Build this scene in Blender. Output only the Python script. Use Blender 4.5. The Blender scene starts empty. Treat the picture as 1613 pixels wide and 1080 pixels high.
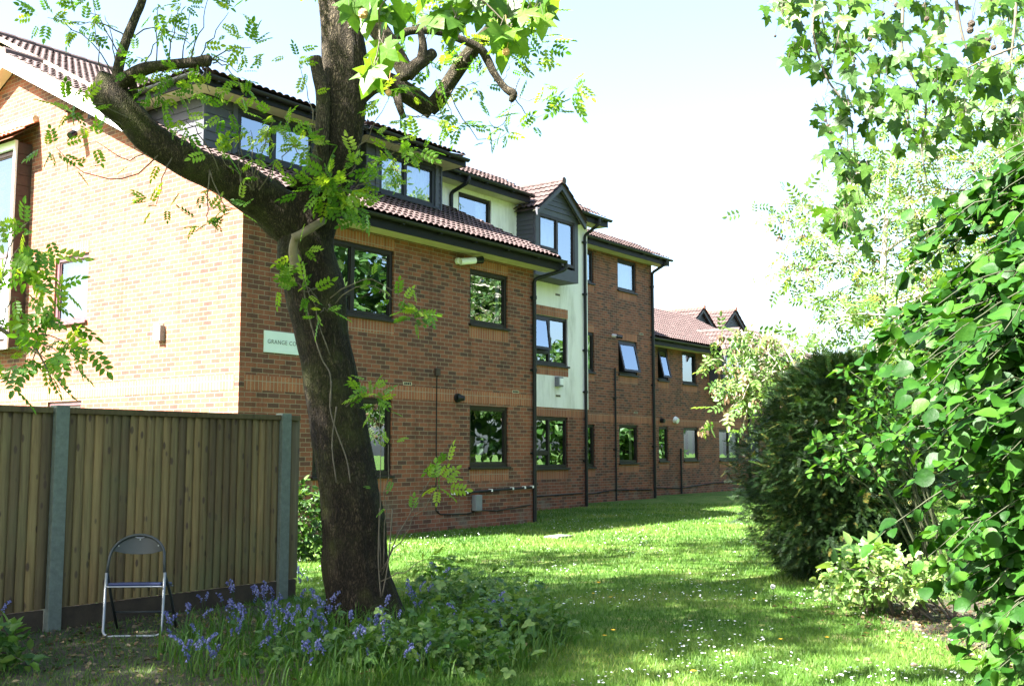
import bpy, math, random
import numpy as np
from mathutils import Vector, Matrix, noise

random.seed(7); rng = np.random.default_rng(7)
S = bpy.context.scene
COL = S.collection

# ------------------------------------------------------------------ camera, world, sun, exposure
EYE = 1.42; F = 1687.0; CX, CY = 806.5, 540.0
PITCH = math.atan(172.0 / F)
cam = bpy.data.cameras.new("camera"); cam_o = bpy.data.objects.new("camera", cam); COL.objects.link(cam_o)
cam.sensor_width = 36.0; cam.lens = 36.0 * F / 1613.0; cam.clip_start = 0.05; cam.clip_end = 3000
cam_o.location = (0, 0, EYE); cam_o.rotation_euler = (math.pi / 2 + PITCH, 0, 0)
S.camera = cam_o
SUN_H = Vector((0.826, 0.568)); SUN_EL = 45.0
w = bpy.data.worlds.new("World"); S.world = w; w.use_nodes = True
wn = w.node_tree; bg = wn.nodes["Background"]; bg.inputs["Strength"].default_value = 0.058
sky = wn.nodes.new("ShaderNodeTexSky"); sky.sky_type = 'NISHITA'; sky.sun_disc = False
sky.sun_elevation = math.radians(SUN_EL); sky.sun_rotation = math.atan2(-SUN_H.x, -SUN_H.y)
sky.air_density = 1.0; sky.dust_density = 3.0; sky.ozone_density = 1.0
wn.links.new(sky.outputs[0], bg.inputs["Color"])
sl = bpy.data.lights.new("sun", 'SUN'); sl.energy = 5.0; sl.angle = math.radians(0.53); sl.color = (1.0, 0.955, 0.90)
so = bpy.data.objects.new("sun", sl); COL.objects.link(so)
L = Vector((SUN_H.x, SUN_H.y, -math.tan(math.radians(SUN_EL)) * SUN_H.length))
so.rotation_euler = L.to_track_quat('-Z', 'Y').to_euler(); so.location = (-20, -15, 30)
vs = S.view_settings; vs.view_transform = 'Standard'; vs.look = 'None'; vs.gamma = 1.0; vs.exposure = 3.4
S.cycles.max_bounces = 8; S.cycles.transparent_max_bounces = 8; S.cycles.diffuse_bounces = 3
S.cycles.sample_clamp_indirect = 6.0

# ------------------------------------------------------------------ helpers
def at(u, v, D):
    x = (u - CX) / F; y = (CY - v) / F
    d = Vector((x, math.cos(PITCH) - y * math.sin(PITCH), math.sin(PITCH) + y * math.cos(PITCH)))
    return Vector((0, 0, EYE)) + d * (D / d.y)

def link(o, parent=None):
    COL.objects.link(o)
    if parent is not None: o.parent = parent
    return o

def tag(o, label=None, cat=None, group=None, kind=None):
    if label: o["label"] = label
    if cat: o["category"] = cat
    if group: o["group"] = group
    if kind: o["kind"] = kind
    return o

def empty(name, loc=(0, 0, 0), rz=0.0):
    o = bpy.data.objects.new(name, None); link(o); o.location = loc; o.rotation_euler = (0, 0, rz)
    o.empty_display_size = 0.2
    return o

def copy_tree(o, parent=None):
    c = o.copy(); COL.objects.link(c); c.parent = parent
    for ch in list(o.children): copy_tree(ch, c)
    return c

class MB:
    def __init__(s): s.v = []; s.f = []; s.T = None
    def add(s, vs, fs):
        b = len(s.v)
        if s.T: vs = [s.T(*p) for p in vs]
        s.v += [tuple(p) for p in vs]; s.f += [tuple(b + i for i in f) for f in fs]
    def box(s, x0, x1, y0, y1, z0, z1):
        s.add([(x0,y0,z0),(x1,y0,z0),(x1,y1,z0),(x0,y1,z0),(x0,y0,z1),(x1,y0,z1),(x1,y1,z1),(x0,y1,z1)],
              [(0,3,2,1),(4,5,6,7),(0,1,5,4),(1,2,6,5),(2,3,7,6),(3,0,4,7)])
    def hexa(s, p): s.add(p, [(0,3,2,1),(4,5,6,7),(0,1,5,4),(1,2,6,5),(2,3,7,6),(3,0,4,7)])
    def poly(s, pts): s.add(pts, [tuple(range(len(pts)))])
    def prism(s, pts, d):
        n = len(pts); d = Vector(d)
        s.add([Vector(p) for p in pts] + [Vector(p) + d for p in pts],
              [tuple(range(n))[::-1], tuple(range(n, 2*n))] + [(i, (i+1) % n, n + (i+1) % n, n + i) for i in range(n)])
    def tube(s, pts, rad, n=8, cap=True, wob=0.0, seed=0.0, ridge=0.0, nr=9):
        pts = [Vector(p) for p in pts]
        if not hasattr(rad, '__len__'): rad = [rad] * len(pts)
        t0 = (pts[1] - pts[0]).normalized()
        u = t0.orthogonal().normalized(); vs = []; fs = []
        for i, p in enumerate(pts):
            t = (pts[min(i+1, len(pts)-1)] - pts[max(i-1, 0)])
            t = t.normalized() if t.length > 1e-9 else t0
            u = (u - t * u.dot(t));  u = u.normalized() if u.length > 1e-6 else t.orthogonal().normalized()
            b = t.cross(u)
            for k in range(n):
                a = 2 * math.pi * k / n
                r = rad[i]
                if wob:
                    q = (p + (u * math.cos(a) + b * math.sin(a)) * rad[i])
                    r *= 1 + wob * noise.noise(q * 3.1 + Vector((seed, 0, 0))) + ridge * noise.noise(Vector((a * nr / 6.28 * 2.0, q.z * 1.3 + q.x, seed)))
                vs.append(p + (u * math.cos(a) + b * math.sin(a)) * r)
        m = len(pts)
        for i in range(m - 1):
            for k in range(n):
                fs.append((i*n + k, i*n + (k+1) % n, (i+1)*n + (k+1) % n, (i+1)*n + k))
        if cap: fs.append(tuple(range(n))[::-1]); fs.append(tuple((m-1)*n + k for k in range(n)))
        s.add(vs, fs)
    def build(s, name, mat, parent=None, smooth=False, bevel=0.0, uv=True):
        me = bpy.data.meshes.new(name); me.from_pydata(s.v, [], s.f)
        for m in (mat if isinstance(mat, (list, tuple)) else [mat]): me.materials.append(m)
        if uv:
            lay = me.uv_layers.new(name="UVMap"); me.update()
            co = np.empty(len(me.vertices) * 3); me.vertices.foreach_get("co", co); co = co.reshape(-1, 3)
            nv = np.empty(len(me.polygons) * 3); me.polygons.foreach_get("normal", nv); nv = np.abs(nv.reshape(-1, 3))
            lt = np.empty(len(me.polygons), dtype=np.int32); me.polygons.foreach_get("loop_total", lt)
            li = np.empty(len(me.loops), dtype=np.int32); me.loops.foreach_get("vertex_index", li)
            ax = np.repeat(np.argmax(nv * np.array([1, 1, .999]), axis=1), lt); c = co[li]
            uvs = np.where((ax == 0)[:, None], c[:, [1, 2]], np.where((ax == 1)[:, None], c[:, [0, 2]], c[:, [0, 1]]))
            lay.data.foreach_set("uv", uvs.ravel())
        if smooth: me.polygons.foreach_set("use_smooth", [True] * len(me.polygons))
        o = bpy.data.objects.new(name, me); link(o, parent)
        if bevel:
            b = o.modifiers.new("bevel", 'BEVEL'); b.width = bevel; b.segments = 2; b.limit_method = 'ANGLE'
        return o

def smooth_path(pts, n=6):
    """Catmull-Rom through (x,y,z,r) rows."""
    P = [np.array(p, float) for p in pts]; P = [2*P[0]-P[1]] + P + [2*P[-1]-P[-2]]; out = []
    for i in range(1, len(P) - 2):
        for k in range(n):
            t = k / n
            out.append(0.5 * ((2*P[i]) + (-P[i-1]+P[i+1])*t + (2*P[i-1]-5*P[i]+4*P[i+1]-P[i+2])*t*t + (-P[i-1]+3*P[i]-3*P[i+1]+P[i+2])*t**3))
    out.append(P[-2]); return out

def raw_mesh(name, co, loops, starts, mat, parent=None, rnd=None, smooth=False):
    me = bpy.data.meshes.new(name)
    me.vertices.add(len(co)); me.vertices.foreach_set("co", np.asarray(co, np.float32).ravel())
    me.loops.add(len(loops)); me.loops.foreach_set("vertex_index", np.asarray(loops, np.int32))
    me.polygons.add(len(starts)); me.polygons.foreach_set("loop_start", np.asarray(starts, np.int32))
    if rnd is not None:
        a = me.attributes.new("rnd", 'FLOAT', 'POINT'); a.data.foreach_set("value", np.asarray(rnd, np.float32))
    me.materials.append(mat); me.update(calc_edges=True)
    if smooth: me.polygons.foreach_set("use_smooth", [True] * len(starts))
    o = bpy.data.objects.new(name, me); link(o, parent); return o

def unit(a): return a / np.maximum(np.linalg.norm(a, axis=-1, keepdims=True), 1e-9)

def inst(name, tmpl, pos, dirs, nrm, scale, mat, parent=None, rnd=None, smooth=False):
    tv, tf = tmpl; tv = np.array(tv, float); pos = np.asarray(pos, float); n = len(pos)
    d = unit(np.asarray(dirs, float)); nn = np.asarray(nrm, float)
    x = unit(np.cross(d, nn)); z = np.cross(x, d)
    sc = np.broadcast_to(np.asarray(scale, float), (n,))[:, None, None]
    co = pos[:, None, :] + sc * (tv[None, :, 0:1] * x[:, None, :] + tv[None, :, 1:2] * d[:, None, :] + tv[None, :, 2:3] * z[:, None, :])
    k = len(tv); lf = np.concatenate([np.array(f) for f in tf]); ln = np.array([len(f) for f in tf])
    st = np.concatenate([[0], np.cumsum(ln)[:-1]])
    loops = (lf[None, :] + (np.arange(n) * k)[:, None]).ravel(); starts = (st[None, :] + (np.arange(n) * len(lf))[:, None]).ravel()
    if rnd is None: rnd = rng.random(n)
    return raw_mesh(name, co.reshape(-1, 3), loops, starts, mat, parent, np.repeat(rnd, k), smooth)

def randdir(n, up=0.0):
    a = rng.normal(size=(n, 3)); a = unit(a); a[:, 2] += up; return unit(a)

# leaf templates: x across, y along the leaf, z the upper face
def leaflet(b, d, ln, wd, droop=0.0):
    b = np.array(b, float); d = unit(np.array(d, float)); s = np.array([-d[1], d[0], 0]); up = np.array([0, 0, 1.0])
    vs = [b, b+d*ln*.3+s*wd*.5+up*wd*.15, b+d*ln*.68+s*wd*.42+up*(wd*.12-droop*.5), b+d*ln-up*droop, b+d*ln*.68-s*wd*.42+up*(wd*.12-droop*.5), b+d*ln*.3-s*wd*.5+up*wd*.15]
    return vs, [(0, 1, 2, 3), (0, 3, 4, 5)]
def join(parts):
    V = []; Fc = []
    for v, f in parts:
        b = len(V); V += [tuple(p) for p in v]; Fc += [tuple(b+i for i in q) for q in f]
    return V, Fc
def ash_leaf(pairs=4):
    ps = [([(-.006,0,0),(.006,0,0),(.003,.95,-.10),(-.003,.95,-.10)], [(0,1,2,3)])]
    for i in range(pairs):
        y = .25 + .72 * i / pairs; z = -.11 * y * y; l = .36 - .03 * abs(i - 1.5)
        for sg in (-1, 1): ps.append(leaflet((0, y, z), (sg * 1.0, .55, 0), l, l * .50, .06))
    ps.append(leaflet((0, .93, -.10), (0, 1, 0), .36, .19, .08)); return join(ps)
def plane_leaf():
    R = [(0.02,0),(.2,-.12),(.52,.02),(.36,.17),(.44,.22),(.70,.52),(.42,.46),(.28,.50),(.22,.72),(0,1.06)]
    out = R + [(-x, y) for x, y in R[-2:0:-1]] ; out = out + [(-.02, 0)]
    V = [(0, .36, .0)] + [(x, y, .05*abs(x) - .22*(x*x) - .16*(y-.3)**2 + .03*math.sin(9*x+5*y)) for x, y in out]; n = len(out)
    return V, [(0, 1+i, 1+(i+1) % n) for i in range(n)]
def round_leaf(tip=.12):
    out = []
    for i in range(12):
        a = 2*math.pi*i/12; x = .47*math.sin(a); y = .5 - .5*math.cos(a)
        if i == 6: y += tip
        out.append((x, y))
    V = [(x, y, .26*abs(x)**1.3 - .30*(y-.4)**2 + .025*math.sin(11*x+7*y)) for x, y in out] + [(0, .45, -.0)]
    V.append((-.012,-.35,-.05)); V.append((.012,-.35,-.05))
    return V, [(12, i, (i+1) % 12) for i in range(12)] + [(0, 13, 14)]
def yew_spray():
    ps = [([(-.008,0,0),(.008,0,0),(.004,1,-.12),(-.004,1,-.12)], [(0,1,2,3)])]
    for i in range(9):
        y = .08 + .92*i/9; z = -.12*y*y; l = .24*(1-.4*y)
        for sg in (-1, 1):
            d = np.array([sg, .75, .1*((i*7) % 3-1)]); d /= np.linalg.norm(d); s = np.array([-d[1], d[0], 0])*.026; b = np.array([0, y, z])
            ps.append(([b-s, b+s, b+d*l+s*.4, b+d*l-s*.4], [(0,1,2,3)]))
    return join(ps)
def oval_leaf():
    return leaflet((0,0,0), (0,1,0), 1.0, .55, .12)
def trefoil():
    return join([leaflet((0,.3,0), (0,1,0), .75, .55, .1), leaflet((0,.25,0), (1,.25,0), .6, .45, .1), leaflet((0,.25,0), (-1,.25,0), .6, .45, .1), ([(-.01,-.3,-.1),(.01,-.3,-.1),(0,.3,0)], [(0,1,2)])])
ASH = ash_leaf(4); ASH_SMALL = ash_leaf(3); PLANE = plane_leaf(); ROUND = round_leaf(); YEW = yew_spray(); OVAL = oval_leaf(); TREFOIL = trefoil()

# ------------------------------------------------------------------ materials
def newmat(name):
    m = bpy.data.materials.new(name); m.use_nodes = True; nt = m.node_tree; return m, nt, nt.nodes, nt.links, nt.nodes["Principled BSDF"]
def ramp(nt, stops):
    r = nt.nodes.new("ShaderNodeValToRGB"); e = r.color_ramp.elements
    while len(e) < len(stops): e.new(0.5)
    for i, (p, c) in enumerate(stops): e[i].position = p; e[i].color = (*c, 1)
    return r
def nz(nt, scale, detail=4, rough=.6, vec=None, dist=0.0):
    n = nt.nodes.new("ShaderNodeTexNoise"); n.inputs["Scale"].default_value = scale; n.inputs["Detail"].default_value = detail
    n.inputs["Roughness"].default_value = rough; n.inputs["Distortion"].default_value = dist
    if vec is not None: nt.links.new(vec, n.inputs["Vector"])
    return n
def mixc(nt, a, b, fac, mode='MIX'):
    m = nt.nodes.new("ShaderNodeMix"); m.data_type = 'RGBA'; m.blend_type = mode
    for sock, val in ((m.inputs["A"] if False else m.inputs[6], a), (m.inputs[7], b), (m.inputs[0], fac)):
        if isinstance(val, bpy.types.NodeSocket): nt.links.new(val, sock)
        elif isinstance(val, tuple): sock.default_value = (*val, 1)
        else: sock.default_value = val
    return m.outputs[2]
def mapping(nt, out, scale=(1,1,1), loc=(0,0,0), rot=(0,0,0)):
    m = nt.nodes.new("ShaderNodeMapping"); m.inputs["Scale"].default_value = scale; m.inputs["Location"].default_value = loc; m.inputs["Rotation"].default_value = rot
    nt.links.new(out, m.inputs["Vector"]); return m.outputs[0]
def bump(nt, p, h, strength=.3, dist=.01):
    b = nt.nodes.new("ShaderNodeBump"); b.inputs["Strength"].default_value = strength; b.inputs["Distance"].default_value = dist
    nt.links.new(h, b.inputs["Height"]); nt.links.new(b.outputs[0], p.inputs["Normal"]); return b
def simple(name, col, rough=.6, metal=0.0, var=.12, scale=6.0, spec=.5, bmp=0.0, bscale=60):
    m, nt, N, K, p = newmat(name); tc = N.new("ShaderNodeTexCoord")
    n = nz(nt, scale, 5, .65, tc.outputs["Object"])
    r = ramp(nt, [(.3, tuple(c*(1-var) for c in col)), (.7, tuple(min(1, c*(1+var)) for c in col))]); K.new(n.outputs["Fac"], r.inputs[0])
    K.new(r.outputs[0], p.inputs["Base Color"]); p.inputs["Roughness"].default_value = rough; p.inputs["Metallic"].default_value = metal
    p.inputs["Specular IOR Level"].default_value = spec
    if bmp: n2 = nz(nt, bscale, 4, .6, tc.outputs["Object"]); bump(nt, p, n2.outputs["Fac"], bmp)
    return m

def brick_mat(name, stops, mortar, bw=.225, bh=.075, off=.5, stain=True):
    m, nt, N, K, p = newmat(name); uv = N.new("ShaderNodeUVMap"); tc = N.new("ShaderNodeTexCoord")
    b = N.new("ShaderNodeTexBrick"); K.new(uv.outputs[0], b.inputs["Vector"])
    b.offset = off; b.inputs["Color1"].default_value = (0,0,0,1); b.inputs["Color2"].default_value = (1,1,1,1); b.inputs["Mortar"].default_value = (.5,.5,.5,1)
    b.inputs["Scale"].default_value = 1; b.inputs["Brick Width"].default_value = bw; b.inputs["Row Height"].default_value = bh
    b.inputs["Mortar Size"].default_value = .0062; b.inputs["Mortar Smooth"].default_value = .15
    r = ramp(nt, stops); K.new(b.outputs["Color"], r.inputs[0])
    n1 = nz(nt, 45, 4, .6, uv.outputs[0]); rr = ramp(nt, [(.25, (.72,.72,.72)), (.75, (1.2,1.2,1.2))]); K.new(n1.outputs["Fac"], rr.inputs[0])
    c = mixc(nt, r.outputs[0], rr.outputs[0], 1.0, 'MULTIPLY')
    n2 = nz(nt, .9, 4, .6, uv.outputs[0]); r2 = ramp(nt, [(.3, (.86,.86,.88)), (.7, (1.1,1.08,1.05))]); K.new(n2.outputs["Fac"], r2.inputs[0])
    c = mixc(nt, c, r2.outputs[0], 1.0, 'MULTIPLY')
    c = mixc(nt, c, mortar, b.outputs["Fac"])
    vst = mapping(nt, uv.outputs[0], (5, .35, 1)); n5 = nz(nt, 1.0, 6, .7, vst); r5 = ramp(nt, [(.32, (.74,.74,.72)), (.5, (1,1,1)), (.75, (1.06,1.05,1.03))]); K.new(n5.outputs["Fac"], r5.inputs[0])
    c = mixc(nt, c, r5.outputs[0], 1.0, 'MULTIPLY')
    if stain:   # lime bloom and green algae low on the wall
        sx = N.new("ShaderNodeSeparateXYZ"); K.new(tc.outputs["Object"], sx.inputs[0])
        mr = N.new("ShaderNodeMapRange"); K.new(sx.outputs[2], mr.inputs[0]); mr.inputs[1].default_value = 1.1; mr.inputs[2].default_value = .1
        n3 = nz(nt, 1.6, 6, .7, uv.outputs[0]); r3 = ramp(nt, [(.5, (0,0,0)), (.68, (1,1,1))]); K.new(n3.outputs["Fac"], r3.inputs[0])
        mu = N.new("ShaderNodeMath"); mu.operation = 'MULTIPLY'; K.new(mr.outputs[0], mu.inputs[0]); K.new(r3.outputs[0], mu.inputs[1])
        mu2 = N.new("ShaderNodeMath"); mu2.operation = 'MULTIPLY'; K.new(mu.outputs[0], mu2.inputs[0]); mu2.inputs[1].default_value = .6
        c = mixc(nt, c, (.20,.19,.14), mu2.outputs[0])
    K.new(c, p.inputs["Base Color"]); p.inputs["Roughness"].default_value = .85; p.inputs["Specular IOR Level"].default_value = .25
    inv = N.new("ShaderNodeMath"); inv.operation = 'SUBTRACT'; inv.inputs[0].default_value = 1; K.new(b.outputs["Fac"], inv.inputs[1])
    ad = N.new("ShaderNodeMath"); ad.operation = 'MULTIPLY_ADD'; K.new(n1.outputs["Fac"], ad.inputs[0]); ad.inputs[1].default_value = .35; K.new(inv.outputs[0], ad.inputs[2])
    bump(nt, p, ad.outputs[0], .6, .006); return m
BRICK = brick_mat("red_brown_brick", [(0, (.085,.042,.032)), (.2, (.125,.052,.035)), (.45, (.205,.069,.040)), (.7, (.245,.086,.049)), (.88, (.175,.063,.039)), (1, (.105,.048,.036))], (.225,.168,.120))
SOLDIER = brick_mat("orange_soldier_brick", [(0, (.255,.088,.048)), (.5, (.295,.106,.056)), (1, (.335,.126,.066))], (.28,.22,.16), bw=.075, bh=.5, off=0.0, stain=False)

def tile_mat():
    m, nt, N, K, p = newmat("roof_tile"); tc = N.new("ShaderNodeTexCoord"); uv = N.new("ShaderNodeUVMap")
    n1 = nz(nt, 4.5, 5, .65, tc.outputs["Object"]); r = ramp(nt, [(.25, (.034,.021,.019)), (.5, (.058,.036,.032)), (.78, (.098,.064,.057))]); K.new(n1.outputs["Fac"], r.inputs[0])
    n2 = nz(nt, 26, 4, .7, tc.outputs["Object"]); r2 = ramp(nt, [(.62, (0,0,0)), (.78, (1,1,1))]); K.new(n2.outputs["Fac"], r2.inputs[0])
    mu = N.new("ShaderNodeMath"); mu.operation = 'MULTIPLY'; K.new(r2.outputs[0], mu.inputs[0]); mu.inputs[1].default_value = .45
    c = mixc(nt, r.outputs[0], (.30,.27,.19), mu.outputs[0]); K.new(c, p.inputs["Base Color"]); p.inputs["Roughness"].default_value = .8
    bump(nt, p, n2.outputs["Fac"], .3, .01); return m
TILE = tile_mat()
RIDGE = simple("terracotta_ridge", (.42,.15,.09), .8, var=.25, scale=9)
MORTAR = simple("verge_mortar", (.42,.36,.24), .9, var=.25, scale=14, bmp=.4)
def render_mat():
    m, nt, N, K, p = newmat("cream_render"); tc = N.new("ShaderNodeTexCoord")
    v = mapping(nt, tc.outputs["Object"], (1.2, 1.2, .25)); n1 = nz(nt, 1.6, 6, .68, v)
    r = ramp(nt, [(.34, (.54,.51,.46)), (.5, (.73,.695,.655)), (.7, (.78,.745,.71))]); K.new(n1.outputs["Fac"], r.inputs[0])
    K.new(r.outputs[0], p.inputs["Base Color"]); p.inputs["Roughness"].default_value = .9
    n2 = nz(nt, 140, 3, .6, tc.outputs["Object"]); bump(nt, p, n2.outputs["Fac"], .3, .004); return m
RENDER = render_mat()
FASCIA = simple("black_fascia", (.006,.006,.007), .6, var=.3, scale=5, spec=.2)
SOFFIT = simple("cream_soffit", (.48,.42,.31), .75, var=.15, scale=3)
PIPE = simple("black_plastic", (.009,.010,.011), .5, var=.3, spec=.3)
FRAME = simple("dark_brown_frame", (.014,.010,.009), .5, var=.25, scale=9, spec=.3)
FRAME_L = simple("plum_brown_frame", (.105,.048,.055), .45, var=.2, scale=9)
FRAME_B = simple("navy_black_frame", (.013,.014,.019), .5, var=.25, scale=9, spec=.3)
CLAD = simple("navy_cladding", (.042,.044,.055), .6, var=.15, scale=8)
CLAD_W = simple("white_cladding", (.70,.71,.72), .45, var=.06, scale=4)
CLAD_BR = simple("brown_timber", (.038,.019,.014), .65, var=.3, scale=10)
BARGE = simple("white_bargeboard", (.66,.68,.72), .5, var=.06, scale=3)
INTERIOR = simple("dim_room", (.03,.03,.028), .9, var=.3, scale=2)
WHITE_PL = simple("white_plastic", (.72,.72,.70), .35, var=.04)
GREY_PL = simple("grey_plastic", (.16,.17,.18), .5, var=.1)
LENS = simple("dark_lens", (.01,.01,.012), .08, var=.1)
def curtain_mat(name, col):
    m, nt, N, K, p = newmat(name); K.new(nz(nt, 3).outputs["Fac"], p.inputs["Roughness"]); p.inputs["Base Color"].default_value = (*col, 1)
    t = N.new("ShaderNodeBsdfTranslucent"); t.inputs[0].default_value = (*col, 1); mx = N.new("ShaderNodeMixShader"); mx.inputs[0].default_value = .35
    K.new(p.outputs[0], mx.inputs[1]); K.new(t.outputs[0], mx.inputs[2]); K.new(mx.outputs[0], N["Material Output"].inputs[0]); return m
CURTAIN = curtain_mat("white_curtain", (.70,.72,.72))
def glass_mat(name, refl=.34, tint=(.75,.8,.8)):
    m, nt, N, K, p = newmat(name); N.remove(p); tc = N.new("ShaderNodeTexCoord")
    g = N.new("ShaderNodeBsdfGlossy"); g.inputs["Roughness"].default_value = .0; g.inputs[0].default_value = (.78,.90,1,1)
    t = N.new("ShaderNodeBsdfTransparent"); t.inputs[0].default_value = (*tint, 1)
    lw = N.new("ShaderNodeFresnel"); lw.inputs[0].default_value = 1.5
    ma = N.new("ShaderNodeMath"); ma.operation = 'MAXIMUM'; K.new(lw.outputs[0], ma.inputs[0]); ma.inputs[1].default_value = refl
    n = nz(nt, 2.2, 2, .5, tc.outputs["Object"]); b = N.new("ShaderNodeBump"); b.inputs["Strength"].default_value = .06; b.inputs["Distance"].default_value = .02
    K.new(n.outputs["Fac"], b.inputs["Height"]); K.new(b.outputs[0], g.inputs["Normal"])
    mx = N.new("ShaderNodeMixShader"); K.new(ma.outputs[0], mx.inputs[0]); K.new(t.outputs[0], mx.inputs[1]); K.new(g.outputs[0], mx.inputs[2])
    K.new(mx.outputs[0], N["Material Output"].inputs[0]); return m
GLASS = glass_mat("window_glass", .33)

def bark_mat(name, dark, light, moss=.3, sc=1.0, zlim=(5.0, 3.6)):
    m, nt, N, K, p = newmat(name); tc = N.new("ShaderNodeTexCoord")
    v = mapping(nt, tc.outputs["Object"], (sc, sc, .30*sc)); n = nz(nt, 24, 6, .7, v, .6)
    vo = N.new("ShaderNodeTexVoronoi"); vo.feature = 'DISTANCE_TO_EDGE'; vo.inputs["Scale"].default_value = 58
    nd = nz(nt, 14, 4, .65, v); vv = mixc(nt, v, nd.outputs["Color"], .10); K.new(vv, vo.inputs["Vector"])
    cr = ramp(nt, [(0, (0,0,0)), (.32, (1,1,1))]); K.new(vo.outputs["Distance"], cr.inputs[0])
    n9 = nz(nt, 90, 4, .7, v); r = ramp(nt, [(.3, dark), (.55, tuple((a+b)/2 for a, b in zip(dark, light))), (.8, light)]); K.new(n.outputs["Fac"], r.inputs[0])
    c = mixc(nt, tuple(d*.4 for d in dark), r.outputs[0], cr.outputs[0])
    n3 = nz(nt, 3, 5, .65, tc.outputs["Object"]); r3 = ramp(nt, [(.48, (0,0,0)), (.7, (moss,)*3)]); K.new(n3.outputs["Fac"], r3.inputs[0])
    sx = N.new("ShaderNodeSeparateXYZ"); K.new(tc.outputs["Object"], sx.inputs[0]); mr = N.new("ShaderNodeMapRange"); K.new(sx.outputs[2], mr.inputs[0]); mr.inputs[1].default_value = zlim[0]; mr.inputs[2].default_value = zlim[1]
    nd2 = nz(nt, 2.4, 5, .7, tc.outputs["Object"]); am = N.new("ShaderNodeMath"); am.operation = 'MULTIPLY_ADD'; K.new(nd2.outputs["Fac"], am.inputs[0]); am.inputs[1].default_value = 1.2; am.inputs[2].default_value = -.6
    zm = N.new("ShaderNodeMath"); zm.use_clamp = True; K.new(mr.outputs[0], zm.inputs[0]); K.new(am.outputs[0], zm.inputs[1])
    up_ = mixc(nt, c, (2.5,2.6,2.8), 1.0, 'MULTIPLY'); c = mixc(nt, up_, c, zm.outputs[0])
    mm = N.new("ShaderNodeMath"); mm.operation = 'MULTIPLY'; K.new(r3.outputs[0], mm.inputs[0]); K.new(zm.outputs[0], mm.inputs[1])
    c = mixc(nt, c, (.060,.068,.018), mm.outputs[0]); K.new(c, p.inputs["Base Color"]); p.inputs["Roughness"].default_value = .92; p.inputs["Specular IOR Level"].default_value = .2
    ad = N.new("ShaderNodeMath"); ad.operation = 'MULTIPLY_ADD'; K.new(n.outputs["Fac"], ad.inputs[0]); ad.inputs[1].default_value = .9; K.new(cr.outputs[0], ad.inputs[2])
    bump(nt, p, ad.outputs[0], 1.0, .014); return m
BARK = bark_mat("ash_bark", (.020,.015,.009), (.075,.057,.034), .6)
BARK_T = bark_mat("ash_upper_bark", (.055,.044,.029), (.15,.12,.08), .45, zlim=(90, 80))
BARK_M = bark_mat("mossy_limb_bark", (.030,.024,.013), (.10,.078,.046), .9, zlim=(90, 80))
PEELED = simple("peeled_wood", (.15,.115,.072), .7, var=.25, scale=12, bmp=.3)
TWIG = simple("twig_bark", (.085,.070,.048), .8, var=.3, scale=20)
TWIG_P = simple("pale_branch_bark", (.34,.30,.23), .8, var=.25, scale=12)
def leaf_mat(name, stops, trans=.42, rough=.42, spec=.35, tboost=(1.5,1.45,.6)):
    m, nt, N, K, p = newmat(name); a = N.new("ShaderNodeAttribute"); a.attribute_name = "rnd"
    r = ramp(nt, stops); tc = N.new("ShaderNodeTexCoord"); nn = nz(nt, 42, 3, .6, tc.outputs["Object"]); am = N.new("ShaderNodeMath"); am.operation = 'MULTIPLY_ADD'; am.use_clamp = True; K.new(nn.outputs["Fac"], am.inputs[0]); am.inputs[1].default_value = .7; am.inputs[2].default_value = -.35
    a2 = N.new("ShaderNodeMath"); a2.use_clamp = True; K.new(a.outputs["Fac"], a2.inputs[0]); K.new(am.outputs[0], a2.inputs[1]); am.use_clamp = False
    K.new(a2.outputs[0], r.inputs[0]); K.new(r.outputs[0], p.inputs["Base Color"]); bump(nt, p, nn.outputs["Fac"], .25, .01)
    p.inputs["Roughness"].default_value = rough; p.inputs["Specular IOR Level"].default_value = spec
    t = N.new("ShaderNodeBsdfTranslucent"); c = mixc(nt, r.outputs[0], tboost, 1.0, 'MULTIPLY'); K.new(c, t.inputs[0])
    mx = N.new("ShaderNodeMixShader"); mx.inputs[0].default_value = trans; K.new(p.outputs[0], mx.inputs[1]); K.new(t.outputs[0], mx.inputs[2])
    K.new(mx.outputs[0], N["Material Output"].inputs[0]); return m
L_ASH = leaf_mat("ash_leaf", [(0, (.05,.135,.016)), (.5, (.11,.235,.024)), (1, (.22,.31,.03))], .55)
L_PLANE = leaf_mat("plane_leaf", [(0, (.04,.10,.012)), (.5, (.075,.17,.018)), (1, (.15,.26,.03))], .5)
L_SHRUB_L = leaf_mat("leafy_shrub_leaf", [(0, (.012,.05,.007)), (.5, (.03,.095,.01)), (1, (.07,.15,.018))], .35, .5, .2)
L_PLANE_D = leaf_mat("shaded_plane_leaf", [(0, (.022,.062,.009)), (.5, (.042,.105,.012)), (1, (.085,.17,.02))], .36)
L_SHRUB = leaf_mat("round_shrub_leaf", [(0, (.006,.030,.003)), (.5, (.014,.058,.005)), (1, (.034,.098,.008))], .30, .5, .2)
TWIG_D = simple("green_shoot", (.028,.034,.012), .7, var=.3, scale=20)
L_YEW = leaf_mat("yew_needle", [(0, (.005,.016,.004)), (.6, (.013,.036,.007)), (.93, (.030,.070,.012)), (1, (.12,.10,.02))], .15, .5, .3)
L_BACK = leaf_mat("pale_ash_leaf", [(0, (.06,.13,.035)), (.5, (.105,.19,.05)), (.9, (.15,.23,.065)), (1, (.2,.165,.09))], .5)
L_DARK = leaf_mat("laurel_leaf", [(0, (.016,.045,.010)), (.6, (.03,.08,.015)), (1, (.07,.13,.025))], .3, .45, .3)
L_HERB = leaf_mat("herb_leaf", [(0, (.03,.085,.016)), (.5, (.06,.14,.025)), (1, (.14,.22,.06))], .4)
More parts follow.
